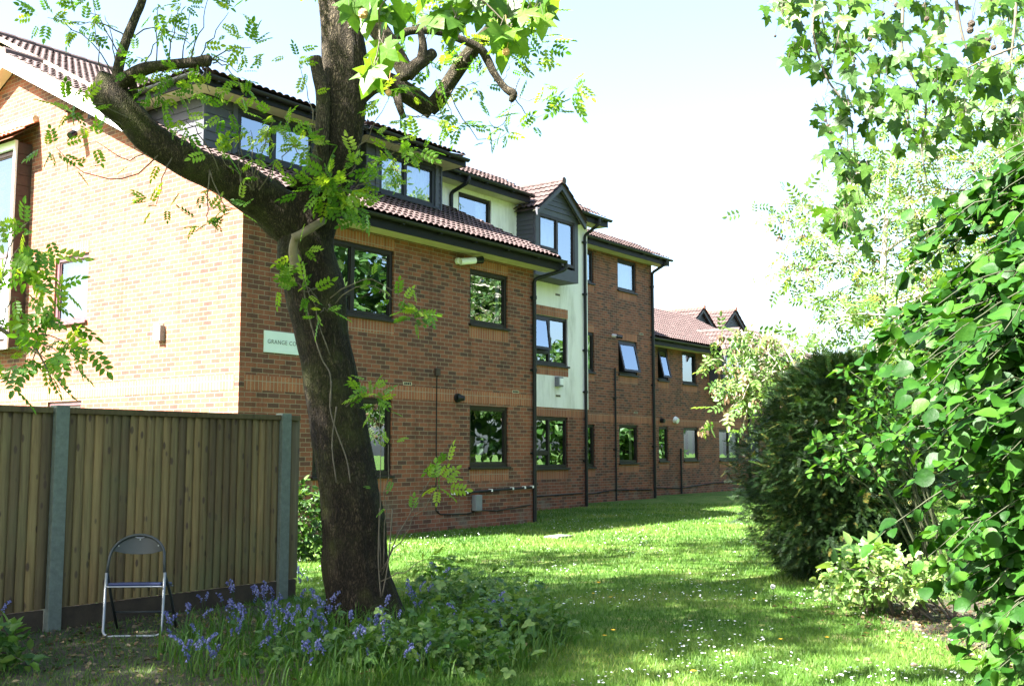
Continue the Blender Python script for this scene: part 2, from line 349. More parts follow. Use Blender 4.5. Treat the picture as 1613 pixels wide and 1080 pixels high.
L_WEED = leaf_mat("pale_weed_leaf", [(0, (.07,.15,.03)), (.5, (.14,.24,.06)), (1, (.30,.36,.16))], .4)
L_GRASS = leaf_mat("grass_blade", [(0, (.032,.092,.012)), (.4, (.064,.142,.019)), (.75, (.12,.19,.034)), (1, (.25,.23,.095))], .35, .5, .25)
L_DRY = leaf_mat("dry_leaf", [(0, (.05,.03,.017)), (.5, (.11,.075,.04)), (1, (.26,.19,.11))], .2)
PETAL_B = leaf_mat("bluebell_petal", [(0, (.075,.085,.24)), (.6, (.13,.145,.35)), (1, (.32,.32,.55))], .35, .5, .3, (1.2,1.2,1.3))
PETAL_W = leaf_mat("daisy_petal", [(0, (.62,.62,.62)), (1, (.8,.8,.8))], .2, .5, .3, (1,1,1))
PETAL_Y = simple("dandelion_petal", (.70,.42,.02), .6, var=.15)
SEED = simple("plane_seed_ball", (.045,.032,.022), .9, var=.4, scale=80)
SEED_T = simple("fresh_seed_ball", (.42,.23,.10), .9, var=.3, scale=80)

def lawn_mat():
    m, nt, N, K, p = newmat("lawn_turf"); tc = N.new("ShaderNodeTexCoord"); o = tc.outputs["Object"]
    n1 = nz(nt, .55, 5, .62, o); r1 = ramp(nt, [(.3, (.042,.105,.014)), (.52, (.075,.145,.023)), (.72, (.135,.18,.044))]); K.new(n1.outputs["Fac"], r1.inputs[0])
    n2 = nz(nt, 60, 4, .75, o); r2 = ramp(nt, [(.3, (.5,.5,.5)), (.7, (1.35,1.35,1.3))]); K.new(n2.outputs["Fac"], r2.inputs[0])
    c = mixc(nt, r1.outputs[0], r2.outputs[0], 1.0, 'MULTIPLY')
    n3 = nz(nt, 2.2, 6, .7, o); r3 = ramp(nt, [(.52, (0,0,0)), (.70, (.7,.7,.7))]); K.new(n3.outputs["Fac"], r3.inputs[0])
    c = mixc(nt, c, (.22,.19,.085), r3.outputs[0])
    K.new(c, p.inputs["Base Color"]); p.inputs["Roughness"].default_value = .9; p.inputs["Specular IOR Level"].default_value = .15
    bump(nt, p, n2.outputs["Fac"], .8, .03); return m
LAWN = lawn_mat()
def soil_mat():
    m, nt, N, K, p = newmat("leaf_litter_soil"); tc = N.new("ShaderNodeTexCoord"); o = tc.outputs["Object"]
    n1 = nz(nt, 38, 6, .75, o); r1 = ramp(nt, [(.3, (.016,.012,.008)), (.5, (.038,.028,.017)), (.66, (.08,.06,.035)), (.8, (.15,.12,.07))]); K.new(n1.outputs["Fac"], r1.inputs[0])
    n2 = nz(nt, 3, 5, .7, o); r2 = ramp(nt, [(.45, (0,0,0)), (.65, (.7,.7,.7))]); K.new(n2.outputs["Fac"], r2.inputs[0])
    c = mixc(nt, r1.outputs[0], (.03,.05,.012), r2.outputs[0]); K.new(c, p.inputs["Base Color"]); p.inputs["Roughness"].default_value = .95
    bump(nt, p, n1.outputs["Fac"], .9, .03); return m
SOIL = soil_mat()
def wood_mat():
    m, nt, N, K, p = newmat("fence_timber"); tc = N.new("ShaderNodeTexCoord"); o = tc.outputs["Object"]; a = N.new("ShaderNodeAttribute"); a.attribute_name = "rnd"
    off = N.new("ShaderNodeCombineXYZ"); mu = N.new("ShaderNodeMath"); mu.operation = 'MULTIPLY'; K.new(a.outputs["Fac"], mu.inputs[0]); mu.inputs[1].default_value = 40; K.new(mu.outputs[0], off.inputs[2])
    ad = N.new("ShaderNodeVectorMath"); K.new(o, ad.inputs[0]); K.new(off.outputs[0], ad.inputs[1])
    v = mapping(nt, ad.outputs[0], (1, 1, .07)); n1 = nz(nt, 32, 5, .65, v, .5)
    r1 = ramp(nt, [(.25, (.082,.055,.020)), (.5, (.134,.094,.039)), (.75, (.180,.134,.058))]); K.new(n1.outputs["Fac"], r1.inputs[0])
    rb = ramp(nt, [(0, (.55,.54,.50)), (.5, (.92,.98,.86)), (1, (1.36,1.30,1.12))]); K.new(a.outputs["Fac"], rb.inputs[0])
    c = mixc(nt, r1.outputs[0], rb.outputs[0], 1.0, 'MULTIPLY')
    v2 = mapping(nt, ad.outputs[0], (10, 10, 5.2)); vo = N.new("ShaderNodeTexVoronoi"); vo.inputs["Scale"].default_value = 1.0; K.new(v2, vo.inputs["Vector"])
    nk = nz(nt, 3.0, 3, .6, ad.outputs[0]); rk = ramp(nt, [(.13, (.9,.9,.9)), (.21, (0,0,0))]); K.new(vo.outputs["Distance"], rk.inputs[0]); c = mixc(nt, c, (.045,.026,.013), rk.outputs[0])
    n4 = nz(nt, 1.1, 4, .6, o); r4 = ramp(nt, [(.5, (0,0,0)), (.75, (.5,.5,.5))]); K.new(n4.outputs["Fac"], r4.inputs[0]); c = mixc(nt, c, (.10,.12,.045), r4.outputs[0])
    K.new(c, p.inputs["Base Color"]); p.inputs["Roughness"].default_value = .85; bump(nt, p, n1.outputs["Fac"], .4, .004); return m
WOOD = wood_mat()
WOOD_D = simple("dark_base_timber", (.034,.024,.013), .9, var=.4, scale=7, bmp=.3)  # evenly darker timber than the fence boards, for the gravel board
POST = simple("galvanised_post", (.105,.125,.105), .6, .1, var=.22, scale=26, bmp=.15)
CHROME = simple("silver_tube", (.24,.255,.27), .42, .7, var=.08)
DARK_PL = simple("charcoal_plastic", (.02,.026,.028), .5, var=.1)
BLUE_V = simple("blue_vinyl", (.010,.022,.09), .5, var=.15)
SIGN_W = simple("sign_panel", (.62,.68,.68), .4, var=.03)
SIGN_T = simple("sign_lettering", (.12,.14,.13), .5, var=.05)
CONCRETE = simple("concrete", (.12,.12,.105), .9, var=.2, scale=12, bmp=.3)

# ------------------------------------------------------------------ setting: lawn and soil
def ground():
    n = 60; ext = 600
    mb = MB(); g = [-ext, -150, -60] + list(np.linspace(-40, 40, n)) + [60, 150, ext]
    gy = [-ext, -150, -40] + list(np.linspace(-20, 70, n)) + [100, 200, ext]
    for y in gy:
        for x in g: mb.v.append((x, y, 0))
    w_ = len(g)
    for j in range(len(gy)-1):
        for i in range(w_-1): mb.f.append((j*w_+i, j*w_+i+1, (j+1)*w_+i+1, (j+1)*w_+i))
    o = mb.build("lawn", LAWN, uv=False); tag(o, kind="structure", label="mown green lawn running along the brick building")
def blob(name, cx, cy, rx, ry, z, mat, seed, amp=.25, rz=0):
    mb = MB(); pts = []
    for i in range(72):
        a = 2*math.pi*i/72; r = 1 + amp*noise.noise(Vector((math.cos(a)*1.6+seed, math.sin(a)*1.6, seed))) + .4*amp*noise.noise(Vector((math.cos(a)*6+seed, math.sin(a)*6, seed)))
        x, y = rx*r*math.cos(a), ry*r*math.sin(a)
        pts.append((cx + x*math.cos(rz)-y*math.sin(rz), cy + x*math.sin(rz)+y*math.cos(rz), z))
    mb.poly(pts); o = mb.build(name, mat, uv=False); tag(o, kind="structure"); return o
ground()
tag(blob("bare_soil", -3.3, 7.6, 2.0, 2.9, .004, SOIL, 1.3), label="bare soil and leaf litter in front of the fence")
tag(blob("leaf_litter", 4.1, 8.9, 1.0, 1.7, .004, SOIL, 5.1, .35), label="dry leaf litter under the right hand bushes")

# ------------------------------------------------------------------ the apartment building (x along the facade, y into the building)
A2 = Vector((.6006, .7996)); C2 = Vector((-4.0893, 16.0))
ANG = math.atan2(A2.y, A2.x)
B = empty("apartment_building", (C2.x, C2.y, 0), ANG)
tag(B, "red brown brick apartment block with tiled roofs, dark clad dormers and a cream rendered section", "building")
def b2w(x, y, z=0): return Vector((C2.x + A2.x*x - A2.y*y, C2.y + A2.y*x + A2.x*y, z))
def front(y0): return lambda a, d, z: (a, y0 + d, z)
def gable(x0): return lambda a, d, z: (x0 + d, -a, z)

def wall(name, T, a0, a1, z0, z1, holes, mat, depth=.10, parent=B, thick=0.0):
    mb = MB(); mb.T = T
    As = sorted({a0, a1, *[h[0] for h in holes], *[h[1] for h in holes]}); Zs = sorted({z0, z1, *[h[2] for h in holes], *[h[3] for h in holes]})
    As = [a for a in As if a0 <= a <= a1]; Zs = [z for z in Zs if z0 <= z <= z1]
    for i in range(len(As)-1):
        for j in range(len(Zs)-1):
            ca, cz = (As[i]+As[i+1])/2, (Zs[j]+Zs[j+1])/2
            if any(h[0] < ca < h[1] and h[2] < cz < h[3] for h in holes): continue
            mb.poly([(As[i],0,Zs[j]),(As[i+1],0,Zs[j]),(As[i+1],0,Zs[j+1]),(As[i],0,Zs[j+1])])
    for h in holes:
        p0, p1, q0, q1 = max(h[0],a0), min(h[1],a1), max(h[2],z0), min(h[3],z1)
        mb.poly([(p0,0,q0),(p0,depth,q0),(p0,depth,q1),(p0,0,q1)][::-1]); mb.poly([(p1,0,q0),(p1,depth,q0),(p1,depth,q1),(p1,0,q1)])
        mb.poly([(p0,0,q1),(p0,depth,q1),(p1,depth,q1),(p1,0,q1)][::-1]); mb.poly([(p0,0,q0),(p0,depth,q0),(p1,depth,q0),(p1,0,q0)])
    if thick: mb.box(a0+.001, a1-.001, .6, thick, z0, z1)
    return mb.build(name, mat, parent)

def curtain_mesh(T, x0, x1, z0, z1, d, amp=.025, per=.11, seed=0):
    mb = MB(); mb.T = T; n = max(8, int((x1-x0)/.015)); vs = []; fs = []
    for i in range(n+1):
        x = x0+(x1-x0)*i/n; ph = x/per*2*math.pi + 1.3*math.sin(x*5+seed)
        vs += [(x, d+amp*math.sin(ph), z0), (x, d+amp*.6*math.sin(ph+.3), z1)]
        if i: fs.append((2*i-2, 2*i, 2*i+1, 2*i-1))
    mb.add(vs, fs); return mb

def window(T, x0, x1, z0, z1, splits=(), transom=None, openleaf=None, frame=FRAME, curtains=(), sill=True, lintel=.22, apron=.22, parent=B, name="window", fw=.075, room=True, label=None):
    """splits: mullion positions (0..1). transom: {light index: height fraction}. openleaf: {light: degrees} tilted out at the foot."""
    mb = MB(); mb.T = T; d0, d1 = .035, .10
    mb.box(x0, x1, d0, d1, z0, z0+fw); mb.box(x0, x1, d0, d1, z1-fw, z1)
    mb.box(x0, x0+fw, d0, d1, z0+fw, z1-fw); mb.box(x1-fw, x1, d0, d1, z0+fw, z1-fw)
    xs = [x0] + [x0+(x1-x0)*s for s in splits] + [x1]
    for s in xs[1:-1]: mb.box(s-.045, s+.045, d0+.002, d1, z0+fw, z1-fw)
    cells = []
    for i in range(len(xs)-1):
        l = xs[i] + (fw if i == 0 else .045); r = xs[i+1] - (fw if i == len(xs)-2 else .045)
        if transom and i in transom:
            zt = z0+(z1-z0)*transom[i]; mb.box(l, r, d0+.002, d1, zt-.045, zt+.045); cells += [(i, l, r, z0+fw, zt-.045), (i+10, l, r, zt+.045, z1-fw)]
        else: cells.append((i, l, r, z0+fw, z1-fw))
    wo = mb.build(name, frame, parent, bevel=.006)
    if label: wo["label"] = label
    for ci, l, r, b, t in cells:
        ang = (openleaf or {}).get(ci)
        if ang:
            a = math.radians(ang)
            def T2(x, d, z, a=a, t=t): return T(x, d0 - .01 - (t-z)*math.sin(a) + d*math.cos(a), t-(t-z)*math.cos(a) + d*math.sin(a)*.5)
            lf = MB(); lf.T = T2; e = .06
            for bx in ((l-.01, r+.01, 0, .05, t-e, t+.01), (l-.01, r+.01, 0, .05, b-.01, b+e), (l-.01, l+e, 0, .05, b+e, t-e), (r-e, r+.01, 0, .05, b+e, t-e)): lf.box(*bx)
            lf.build("casement", frame, wo)
            g = MB(); g.T = T2; g.poly([(l+e,.02,b+e),(r-e,.02,b+e),(r-e,.02,t-e),(l+e,.02,t-e)]); g.build("pane", GLASS, wo)
        else:
            g = MB(); g.T = T
            tl = random.uniform(-.004, .004); g.poly([(l,.075+tl,b),(r,.075,b),(r,.075-tl*.5,t),(l,.075,t)]); g.build("pane", GLASS, wo)
            be = MB(); be.T = T; e = .022
            for bx in ((l, r, .058, .074, t-e, t), (l, r, .058, .074, b, b+e), (l, l+e, .058, .074, b+e, t-e), (r-e, r, .058, .074, b+e, t-e)): be.box(*bx)
            be.build("glazing_bead", frame, wo)
    if room:
        rm = MB(); rm.T = T; D = 1.3
        rm.poly([(x0,D,z0),(x1,D,z0),(x1,D,z1),(x0,D,z1)]); rm.poly([(x0,.11,z0),(x0,D,z0),(x0,D,z1),(x0,.11,z1)]); rm.poly([(x1,.11,z0),(x1,D,z0),(x1,D,z1),(x1,.11,z1)])
        rm.poly([(x0,.11,z0),(x1,.11,z0),(x1,D,z0),(x0,D,z0)]); rm.poly([(x0,.11,z1),(x1,.11,z1),(x1,D,z1),(x0,D,z1)]); rm.build("room_lining", INTERIOR, wo)
    for k, (f0, f1) in enumerate(curtains):
        curtain_mesh(T, x0+fw*.5+(x1-x0-fw)*f0, x0+fw*.5+(x1-x0-fw)*f1, z0+.02, z1-.02, .19, seed=k*3.1+x0).build("curtain", CURTAIN, wo, smooth=True)
    if sill:
        sm = MB(); sm.T = T; sm.box(x0-.03, x1+.03, -.055, d0-.002, z0-.045, z0+.004); sm.build("sill", frame, wo, bevel=.006)
    if lintel:
        lm = MB(); lm.T = T; lm.box(x0-.0, x1+.0, -.004, .02, z1+.003, z1+lintel); lm.build("brick_lintel", SOLDIER, wo)
    if apron:
        lm = MB(); lm.T = T; lm.box(x0-.01, x1+.01, -.004, .02, z0-.045-apron, z0-.048); lm.build("brick_apron", SOLDIER, wo)
    return wo

def tiles(name, x0, x1, lo, hi, parent=B, roll=.15, course=.30, amp=.024, lift=.03, per=8, T=None, hipl=0.0, hipr=0.0, mat=None, dark_edge=True):
    """lo=(y,z), hi=(y,z): pantiled slope between two horizontal edges; hipl/hipr draw the top corners in."""
    mb = MB(); nc = max(1, round(math.hypot(hi[0]-lo[0], hi[1]-lo[1])/course)); nx = max(2, int((x1-x0)/roll*per))
    dy, dz = (hi[0]-lo[0]), (hi[1]-lo[1]); ln = math.hypot(dy, dz); ny, nzv = -dz/ln, dy/ln
    if nzv < 0: ny, nzv = -ny, -nzv
    rows = []
    for c in range(nc): rows += [(c/nc - .012*(c > 0), lift), ((c+1)/nc, .0)]
    vs = []
    for ri, (t, h) in enumerate(rows):
        xa = x0 + hipl*max(0, t); xb = x1 - hipr*max(0, t)
        jit = [0]*(nx+1)
        for i in range(nx+1):
            x = x0 + (x1-x0)*i/nx; x = min(max(x, xa), xb)
            wv = abs(math.sin(math.pi*x/roll)); hh = h + amp*(wv**.7*1.6-.4) + .006*noise.noise(Vector((round(x/roll)*3.3, (ri//2)*2.7, x0)))
            vs.append((x, lo[0]+dy*t+ny*hh, lo[1]+dz*t+nzv*hh))
    fs = []
    for r in range(len(rows)-1):
        for i in range(nx): fs.append((r*(nx+1)+i, r*(nx+1)+i+1, (r+1)*(nx+1)+i+1, (r+1)*(nx+1)+i))
    if T: mb.T = T
    mb.add(vs, fs)
    # underlay closing the eaves ends
    e = .05; vs2 = [(x0, lo[0]-ny*e*0, lo[1]-e), (x1, lo[0], lo[1]-e), (x1-hipr, hi[0], hi[1]-e), (x0+hipl, hi[0], hi[1]-e)]
    mb.add(vs2, [(0,1,2,3)])
    return mb.build(name, mat or TILE, parent, uv=True)

def gutter(x0, x1, y, z, parent=B, r=.062, T=None, fascia=True, fh=.2, soffit=None, mat=PIPE):
    """half-round gutter hung on a fascia; soffit=(y_in) closes the underside."""
    mb = MB()
    if T: mb.T = T
    vs = []; fs = []; n = 8
    for e, x in enumerate((x0, x1)):
        for k in range(n+1):
            a = math.pi + math.pi*k/n; vs.append((x, y + r*math.cos(a), z + r*math.sin(a)))
        for k in range(n+1):
            a = math.pi + math.pi*(n-k)/n; vs.append((x, y + (r-.008)*math.cos(a), z + (r-.008)*math.sin(a)))
    m = 2*(n+1)
    for k in range(m): fs.append((k, (k+1) % m, m+(k+1) % m, m+k))
    fs.append(tuple(range(m))); fs.append(tuple(range(m, 2*m))[::-1]); mb.add(vs, fs)
    xx = x0+.3
    while xx < x1:
        mb.box(xx, xx+.05, y-.02, y+r+.01, z-r-.018, z-r*.7); xx += 1.0
    g = mb.build("gutter", mat, parent)
    return g

def eaves(x0, x1, yg, zg, yin, parent=B, fh=.2, nm="eaves", cream=True):
    """fascia board behind the gutter and the soffit boards in to the wall."""
    mb = MB(); mb.box(x0, x1, yg+.065, yg+.09, zg-fh, zg+.03); f = mb.build("fascia", FASCIA, parent)
    sm = MB(); sm.box(x0, x1, yg+.092, yin-.002, zg-fh+.015, zg-fh+.03); sm.build("soffit", SOFFIT if cream else FASCIA, f); return f

def downpipe(pts, parent=B, r=.038, brackets=(), name="downpipe"):
    mb = MB(); P = [Vector(p) for p in pts]; Q = []
    for i, p in enumerate(P):
        if 0 < i < len(P)-1:
            a = (P[i-1]-p).normalized(); b = (P[i+1]-p).normalized(); k = .06
            Q += [p+a*k, p+a*k*.3+b*k*.3, p+b*k]
        else: Q.append(p)
    mb.tube(Q, r, 12)
    x, y = P[-1].x, P[-1].y
    for z in brackets: mb.tube([(x, y, z-.035), (x, y, z+.035)], r*1.3, 12); mb.box(x-.075, x+.075, y+.02, y+.06, z-.02, z+.02)
    return mb.build(name, PIPE, parent, smooth=False)

ZR = lambda y: 5.65 + .493*y
# --- wing one: facade, gable, roof
W1H = [(1.5,3.34,3.72,4.95), (1.5,3.34,1.02,2.34), (5.46,6.67,3.87,4.94), (5.47,6.69,1.14,2.31)]
wall("wall", front(0), 0, 7.56, -.05, 5.24, W1H, BRICK)
GH = [(-5.21,-4.14,3.70,4.90), (-5.27,-4.2,1.1,2.31), (-7.9,-6.7,1.1,2.25)]
wall("wall", gable(0), -13.8, 0, -.05, 5.2, GH, BRICK)
m = MB(); m.poly([(0,0,5.2),(0,0,5.40),(0,6.9,8.80),(0,13.8,5.40),(0,13.8,5.2)]); m.build("gable_wall", BRICK, B)
m = MB(); m.poly([(7.56,0,-.05),(7.56,2.6,-.05),(7.56,2.6,6.6),(7.56,0,5.3)]); m.build("wall", BRICK, B)
m = MB(); m.T = front(0); m.box(.10, 7.56, -.004, .03, 2.36, 2.585); m.build("soldier_band", SOLDIER, B)
m = MB(); m.T = gable(0); m.box(-13.8, -.10, -.004, .03, 2.36, 2.585); m.build("soldier_band", SOLDIER, B)
window(front(0), 1.5,3.34,3.72,4.95, (.47,), {0: .30}, lintel=.2)
window(front(0), 1.5,3.34,1.02,2.34, (.47,), {0: .30}, lintel=0)
window(front(0), 5.46,6.67,3.87,4.94, lintel=.2, curtains=((.0,.16),(.86,1.0)))
window(front(0), 5.47,6.69,1.14,2.31, lintel=0)
window(gable(0), -5.21,-4.14,3.70,4.90, curtains=((.0,1.0),), frame=FRAME_L, lintel=.22, apron=0)  # full-width white curtain added to imitate pale sky reflected in this pane
window(gable(0), -5.27,-4.2,1.1,2.31, frame=FRAME_L, lintel=0, apron=0)
window(gable(0), -7.9,-6.7,1.1,2.25, frame=FRAME_L, lintel=0, apron=0)
r1 = tiles("roof", -.28, .52, (-.42, ZR(-.42)), (6.9, ZR(6.9)), per=10)
tiles("roof", -.28, .52, (14.22, ZR(-.42)), (6.9, ZR(6.9)), per=4)
r2 = tiles("roof", .5, 7.95, (-.42, ZR(-.42)+.002), (2.7, ZR(2.7)+.002), per=8)
tiles("roof", .5, 6.3, (2.7, ZR(2.7)+.03), (9.6, ZR(9.6)+.06), per=8)
tiles("roof", .5, 6.3, (19.0, ZR(0)), (9.6, ZR(9.6)+.06), per=3)
m = MB()
for i in range(14): m.tube([(.5+i*.42, 9.6, ZR(9.6)+.05), (.5+i*.42+.4, 9.6, ZR(9.6)+.05+.012)], .12, 10)
m.build("ridge_tile", TILE, B)
m = MB(); m.tube([(-.3, 6.9, ZR(6.9)-.0), (.5, 6.9, ZR(6.9))], .12, 10); m.build("ridge_tile", TILE, B)
m = MB(); m.poly([(.53,0,5.3),(.53,9.6,ZR(9.6)-.03),(.53,19,5.3)]); m.build("wall", BRICK, B)
# verge mortar, second verge, bargeboards
m = MB()
for i in range(24):
    y = -.42+i*7.32/24; y2 = y+7.32/24-.012; m.hexa([(-.31,y,ZR(y)-.06),(-.20,y,ZR(y)-.06),(-.20,y2,ZR(y2)-.06),(-.31,y2,ZR(y2)-.06),(-.31,y,ZR(y)+.012),(-.20,y,ZR(y)+.012),(-.20,y2,ZR(y2)+.02),(-.31,y2,ZR(y2)+.02)])
m.build("verge", MORTAR, B)
m = MB()
for i in range(24):
    y = 2.7+i*6.9/24; y2 = y+6.9/24-.012; q = lambda t: ZR(t)+.03+(t-2.7)/6.9*.03
    m.hexa([(.46,y,q(y)-.02),(.56,y,q(y)-.02),(.56,y2,q(y2)-.02),(.46,y2,q(y2)-.02),(.46,y,q(y)+.055),(.56,y,q(y)+.055),(.56,y2,q(y2)+.065),(.46,y2,q(y2)+.065)])
m.build("verge", MORTAR, B)
def barge(x0, x1, y0, y1, zf, h, mat, nm="bargeboard"):
    m = MB(); m.hexa([(x0,y0,zf(y0)-h),(x1,y0,zf(y0)-h),(x1,y1,zf(y1)-h),(x0,y1,zf(y1)-h),(x0,y0,zf(y0)),(x1,y0,zf(y0)),(x1,y1,zf(y1)),(x0,y1,zf(y1))]); return m.build(nm, mat, B)
bz = lambda y: ZR(y)-.064
bb = barge(-.305, -.28, -.42, 6.9, bz, .22, BARGE)
barge(-.305, -.28, 6.9, 14.2, lambda y: ZR(13.8-y)-.064, .22, BARGE)
for (ya, yb, zf) in ((-.42, 6.9, lambda y: ZR(y)-.20), (6.9, 14.2, lambda y: ZR(13.8-y)-.20)):
    m = MB(); m.hexa([(-.278,ya,zf(ya)-.015),(-.002,ya,zf(ya)-.015),(-.002,yb,zf(yb)-.015),(-.278,yb,zf(yb)-.015),(-.278,ya,zf(ya)),(-.002,ya,zf(ya)),(-.002,yb,zf(yb)),(-.278,yb,zf(yb))]); m.build("soffit", SOFFIT, bb)
eaves(-.28, 7.95, -.50, 5.39, 0, fh=.21); gutter(-.3, 8.0, -.50, 5.39)
m = MB(); m.prism([(-.30,-.44,5.19),(-.30,-.004,5.19),(-.30,-.004,5.44),(-.30,-.44,5.38)], (.02,0,0)); m.build("boxed_eave_end", BARGE, B)
m = MB()   # right verge cover of wing one
m.hexa([(7.95,-.42,ZR(-.42)-.16),(7.98,-.42,ZR(-.42)-.16),(7.98,2.6,ZR(2.6)-.16),(7.95,2.6,ZR(2.6)-.16),(7.95,-.42,ZR(-.42)+.02),(7.98,-.42,ZR(-.42)+.02),(7.98,2.6,ZR(2.6)+.02),(7.95,2.6,ZR(2.6)+.02)]); m.build("bargeboard", FASCIA, B)
downpipe([(8.02,-.5,5.36),(8.02,-.5,5.22),(7.50,-.06,4.98),(7.50,-.06,.02)], brackets=(4.6,3.1,1.4), r=.042)

# --- clad boxes: dormers and gabled oriels
def boards(mb, T, a0, a1, z0, z1, h=.15, clip=None):
    mb.T = T; z = z0
    while z < z1-.02:
        t = min(z+h, z1)
        mb.hexa([(a0,-.022,z),(a1,-.022,z),(a1,.01,z),(a0,.01,z),(a0,-.006,t),(a1,-.006,t),(a1,.01,t),(a0,.01,t)]); z = t
    mb.T = None
def dormer(x0, x1, yf, z0, z1, wx0, wx1, wz0, wz1, split, curtains):
    mb = MB()
    boards(mb, front(yf), x0, wx0, z0, z1); boards(mb, front(yf), wx1, x1, z0, z1)
    boards(mb, front(yf), wx0, wx1, z0-.1, wz0-.05); boards(mb, front(yf), wx0, wx1, wz1, z1)
    yb = (z1-5.60)/.493
    # cheeks: boards cut to the roof slope
    for xs, T in ((x0, gable(x0)), (x1, lambda a, d, z: (x1-d, -a, z))):
        z = z0-.05
        while z < z1:
            ye = min(yb, max(yf+.02, (z-5.45)/.493)); mb.T = T; t = min(z+.15, z1)
            mb.hexa([(-ye,-.022,z),(-yf,-.022,z),(-yf,.01,z),(-ye,.01,z),(-ye,-.006,t),(-yf,-.006,t),(-yf,.01,t),(-ye,.01,t)]); z += .15; mb.T = None
    d = mb.build("dormer", CLAD, B)
    for xa, xb, fy in ((x0-.02, x0+.025, .03), (x1-.025, x1+.02, .03), (wx0-.1, wx0-.002, .034), (wx1+.002, wx1+.1, .034)):
        tr = MB(); tr.box(xa, xb, yf-fy, yf+.02, z0-.1, z1-.002); tr.build("corner_trim", CLAD, d)
    window(front(yf-.05), wx0, wx1, wz0, wz1, (split,), frame=FRAME_B, curtains=curtains, lintel=0, apron=0, sill=True, parent=d, name="window_frame", fw=.085)
    for ch in [c for c in d.children if c.name.startswith("window_frame")]:
        for g in list(ch.children): g.parent = d
    # hipped tile roof with its eaves box all round
    o = .42; ze = z1+.17; rise = .42
    e = MB(); e.box(x0-o, x1+o-.1, yf-o, yf-o+.025, z1+.0, ze+.02); e.box(x0-o, x0-o+.025, yf-o+.027, yb+.8, z1, ze+.02); e.box(x1+o-.125, x1+o-.1, yf-o+.027, yb+.8, z1, ze+.02); e.build("eaves_fascia", FASCIA, d)
    s_ = MB(); s_.box(x0-o+.027, x1+o-.127, yf-o+.027, yf-.032, z1+.004, z1+.02); s_.box(x0-o+.027, x0-.03, yf-.03, yb+.6, z1+.004, z1+.02); s_.box(x1+.03, x1+o-.127, yf-.03, yb+.6, z1+.004, z1+.02); s_.build("soffit", SOFFIT, d)
    g = gutter(x0-o, x1+o-.1, yf-o-.06, ze-.02, parent=d); gg = gutter(-(yb+.8), -(yf-o), 0, ze-.02, parent=d, T=lambda a, dd, z: (x0-o-.06+dd, -a, z))
    tiles("dormer_roof", x0-o-.02, x1+o-.08, (yf-o-.02, ze+.05), (yf-o+1.5, ze+.05+rise), parent=d, hipl=1.4, hipr=1.4, per=8)
    tiles("dormer_roof", -(yb+1.6), -(yf-o-.02), (x0-o-.02, ze+.05), (x0-o+1.4, ze+.05+rise), parent=d, T=lambda a, y, z: (y, -a, z), hipr=1.5, per=6)
    tiles("dormer_roof", yf-o-.02, yb+1.6, (x1+o-.08, ze+.05), (x1+o-1.48, ze+.05+rise), parent=d, T=lambda a, y, z: (y, a, z), hipl=1.5, per=6)
    t = MB(); t.box(x0+.9, x1-.9, yf+1.0, yb+1.8, ze+.1, ze+.05+rise+.02); t.build("dormer_roof", TILE, d)
    return d
dormer(.35, 3.3, 1.5, 6.25, 7.30, 1.02, 2.78, 6.45, 7.24, .46, ((.55, .98),))
dormer(4.12, 6.32, 1.5, 6.25, 7.36, 4.46, 6.12, 6.45, 7.30, .46, ((.0, .42), (.50, .98)))

# --- wing two: brick ground floor, cream render above
Y2 = 2.6
wall("wall", front(Y2), 7.56, 13.6, -.05, 2.54, [(11.0,12.66,1.02,2.31)], BRICK)
wall("render_panel", front(Y2-.018), 6.2, 13.62, 2.545, 7.6, [(11.0,12.66,3.62,4.86), (8.2,9.42,6.4,7.38)], RENDER)
m = MB(); m.poly([(13.62,Y2-.018,2.545),(13.62,Y2+1.1,2.545),(13.62,Y2+1.1,7.6),(13.62,Y2-.018,7.6)]); m.build("render_panel", RENDER, B)
m = MB(); m.poly([(13.6,Y2,-.05),(13.6,Y2+1.1,-.05),(13.6,Y2+1.1,2.54),(13.6,Y2,2.54)]); m.build("wall", BRICK, B)
m = MB(); m.box(7.6, 13.6, Y2-.004, Y2+.03, 2.325, 2.53); m.build("soldier_band", SOLDIER, B)
window(front(Y2), 11.0,12.66,1.02,2.31, (.52,), {0: .3}, lintel=0)
window(front(Y2-.018), 11.0,12.66,3.62,4.86, (.52,), {0: .26}, openleaf={10: 7}, lintel=.24, apron=.22)
window(front(Y2-.018), 8.2,9.42,6.4,7.38, curtains=((.72,1.0),), lintel=0, apron=0, sill=False)
def skirt(x0, x1, yw, zg, hipr=0.0, hipl=0.0, top=.58, run=.95):
    yg = yw-.42; tiles("roof", x0, x1, (yg+.02, zg+.04), (yg+run, zg+top), hipr=hipr, hipl=hipl, per=7)
    m = MB(); m.box(x0+hipl+.1, x1-hipr-.05, yg+run-.08, yg+run+7.0, zg+top-.2, zg+top-.03); m.build("flat_roof", FASCIA, B)
    eaves(x0, x1, yg-.06, zg, yw, fh=.2); gutter(x0, x1+.05, yg-.06, zg)
skirt(6.35, 10.45, Y2, 7.66); skirt(12.3, 14.05, Y2, 7.66, hipr=.3)
downpipe([(8.0,Y2-.48,7.62),(8.0,Y2-.48,7.48),(7.9,Y2-.06,7.28),(7.9,Y2-.06,6.3)], r=.045)
downpipe([(13.5,Y2-.48,7.62),(13.5,Y2-.48,7.46),(13.42,Y2-.075,7.2),(13.42,Y2-.075,.02)], brackets=(7.0,5.6,4.1,3.0,1.2), r=.042)

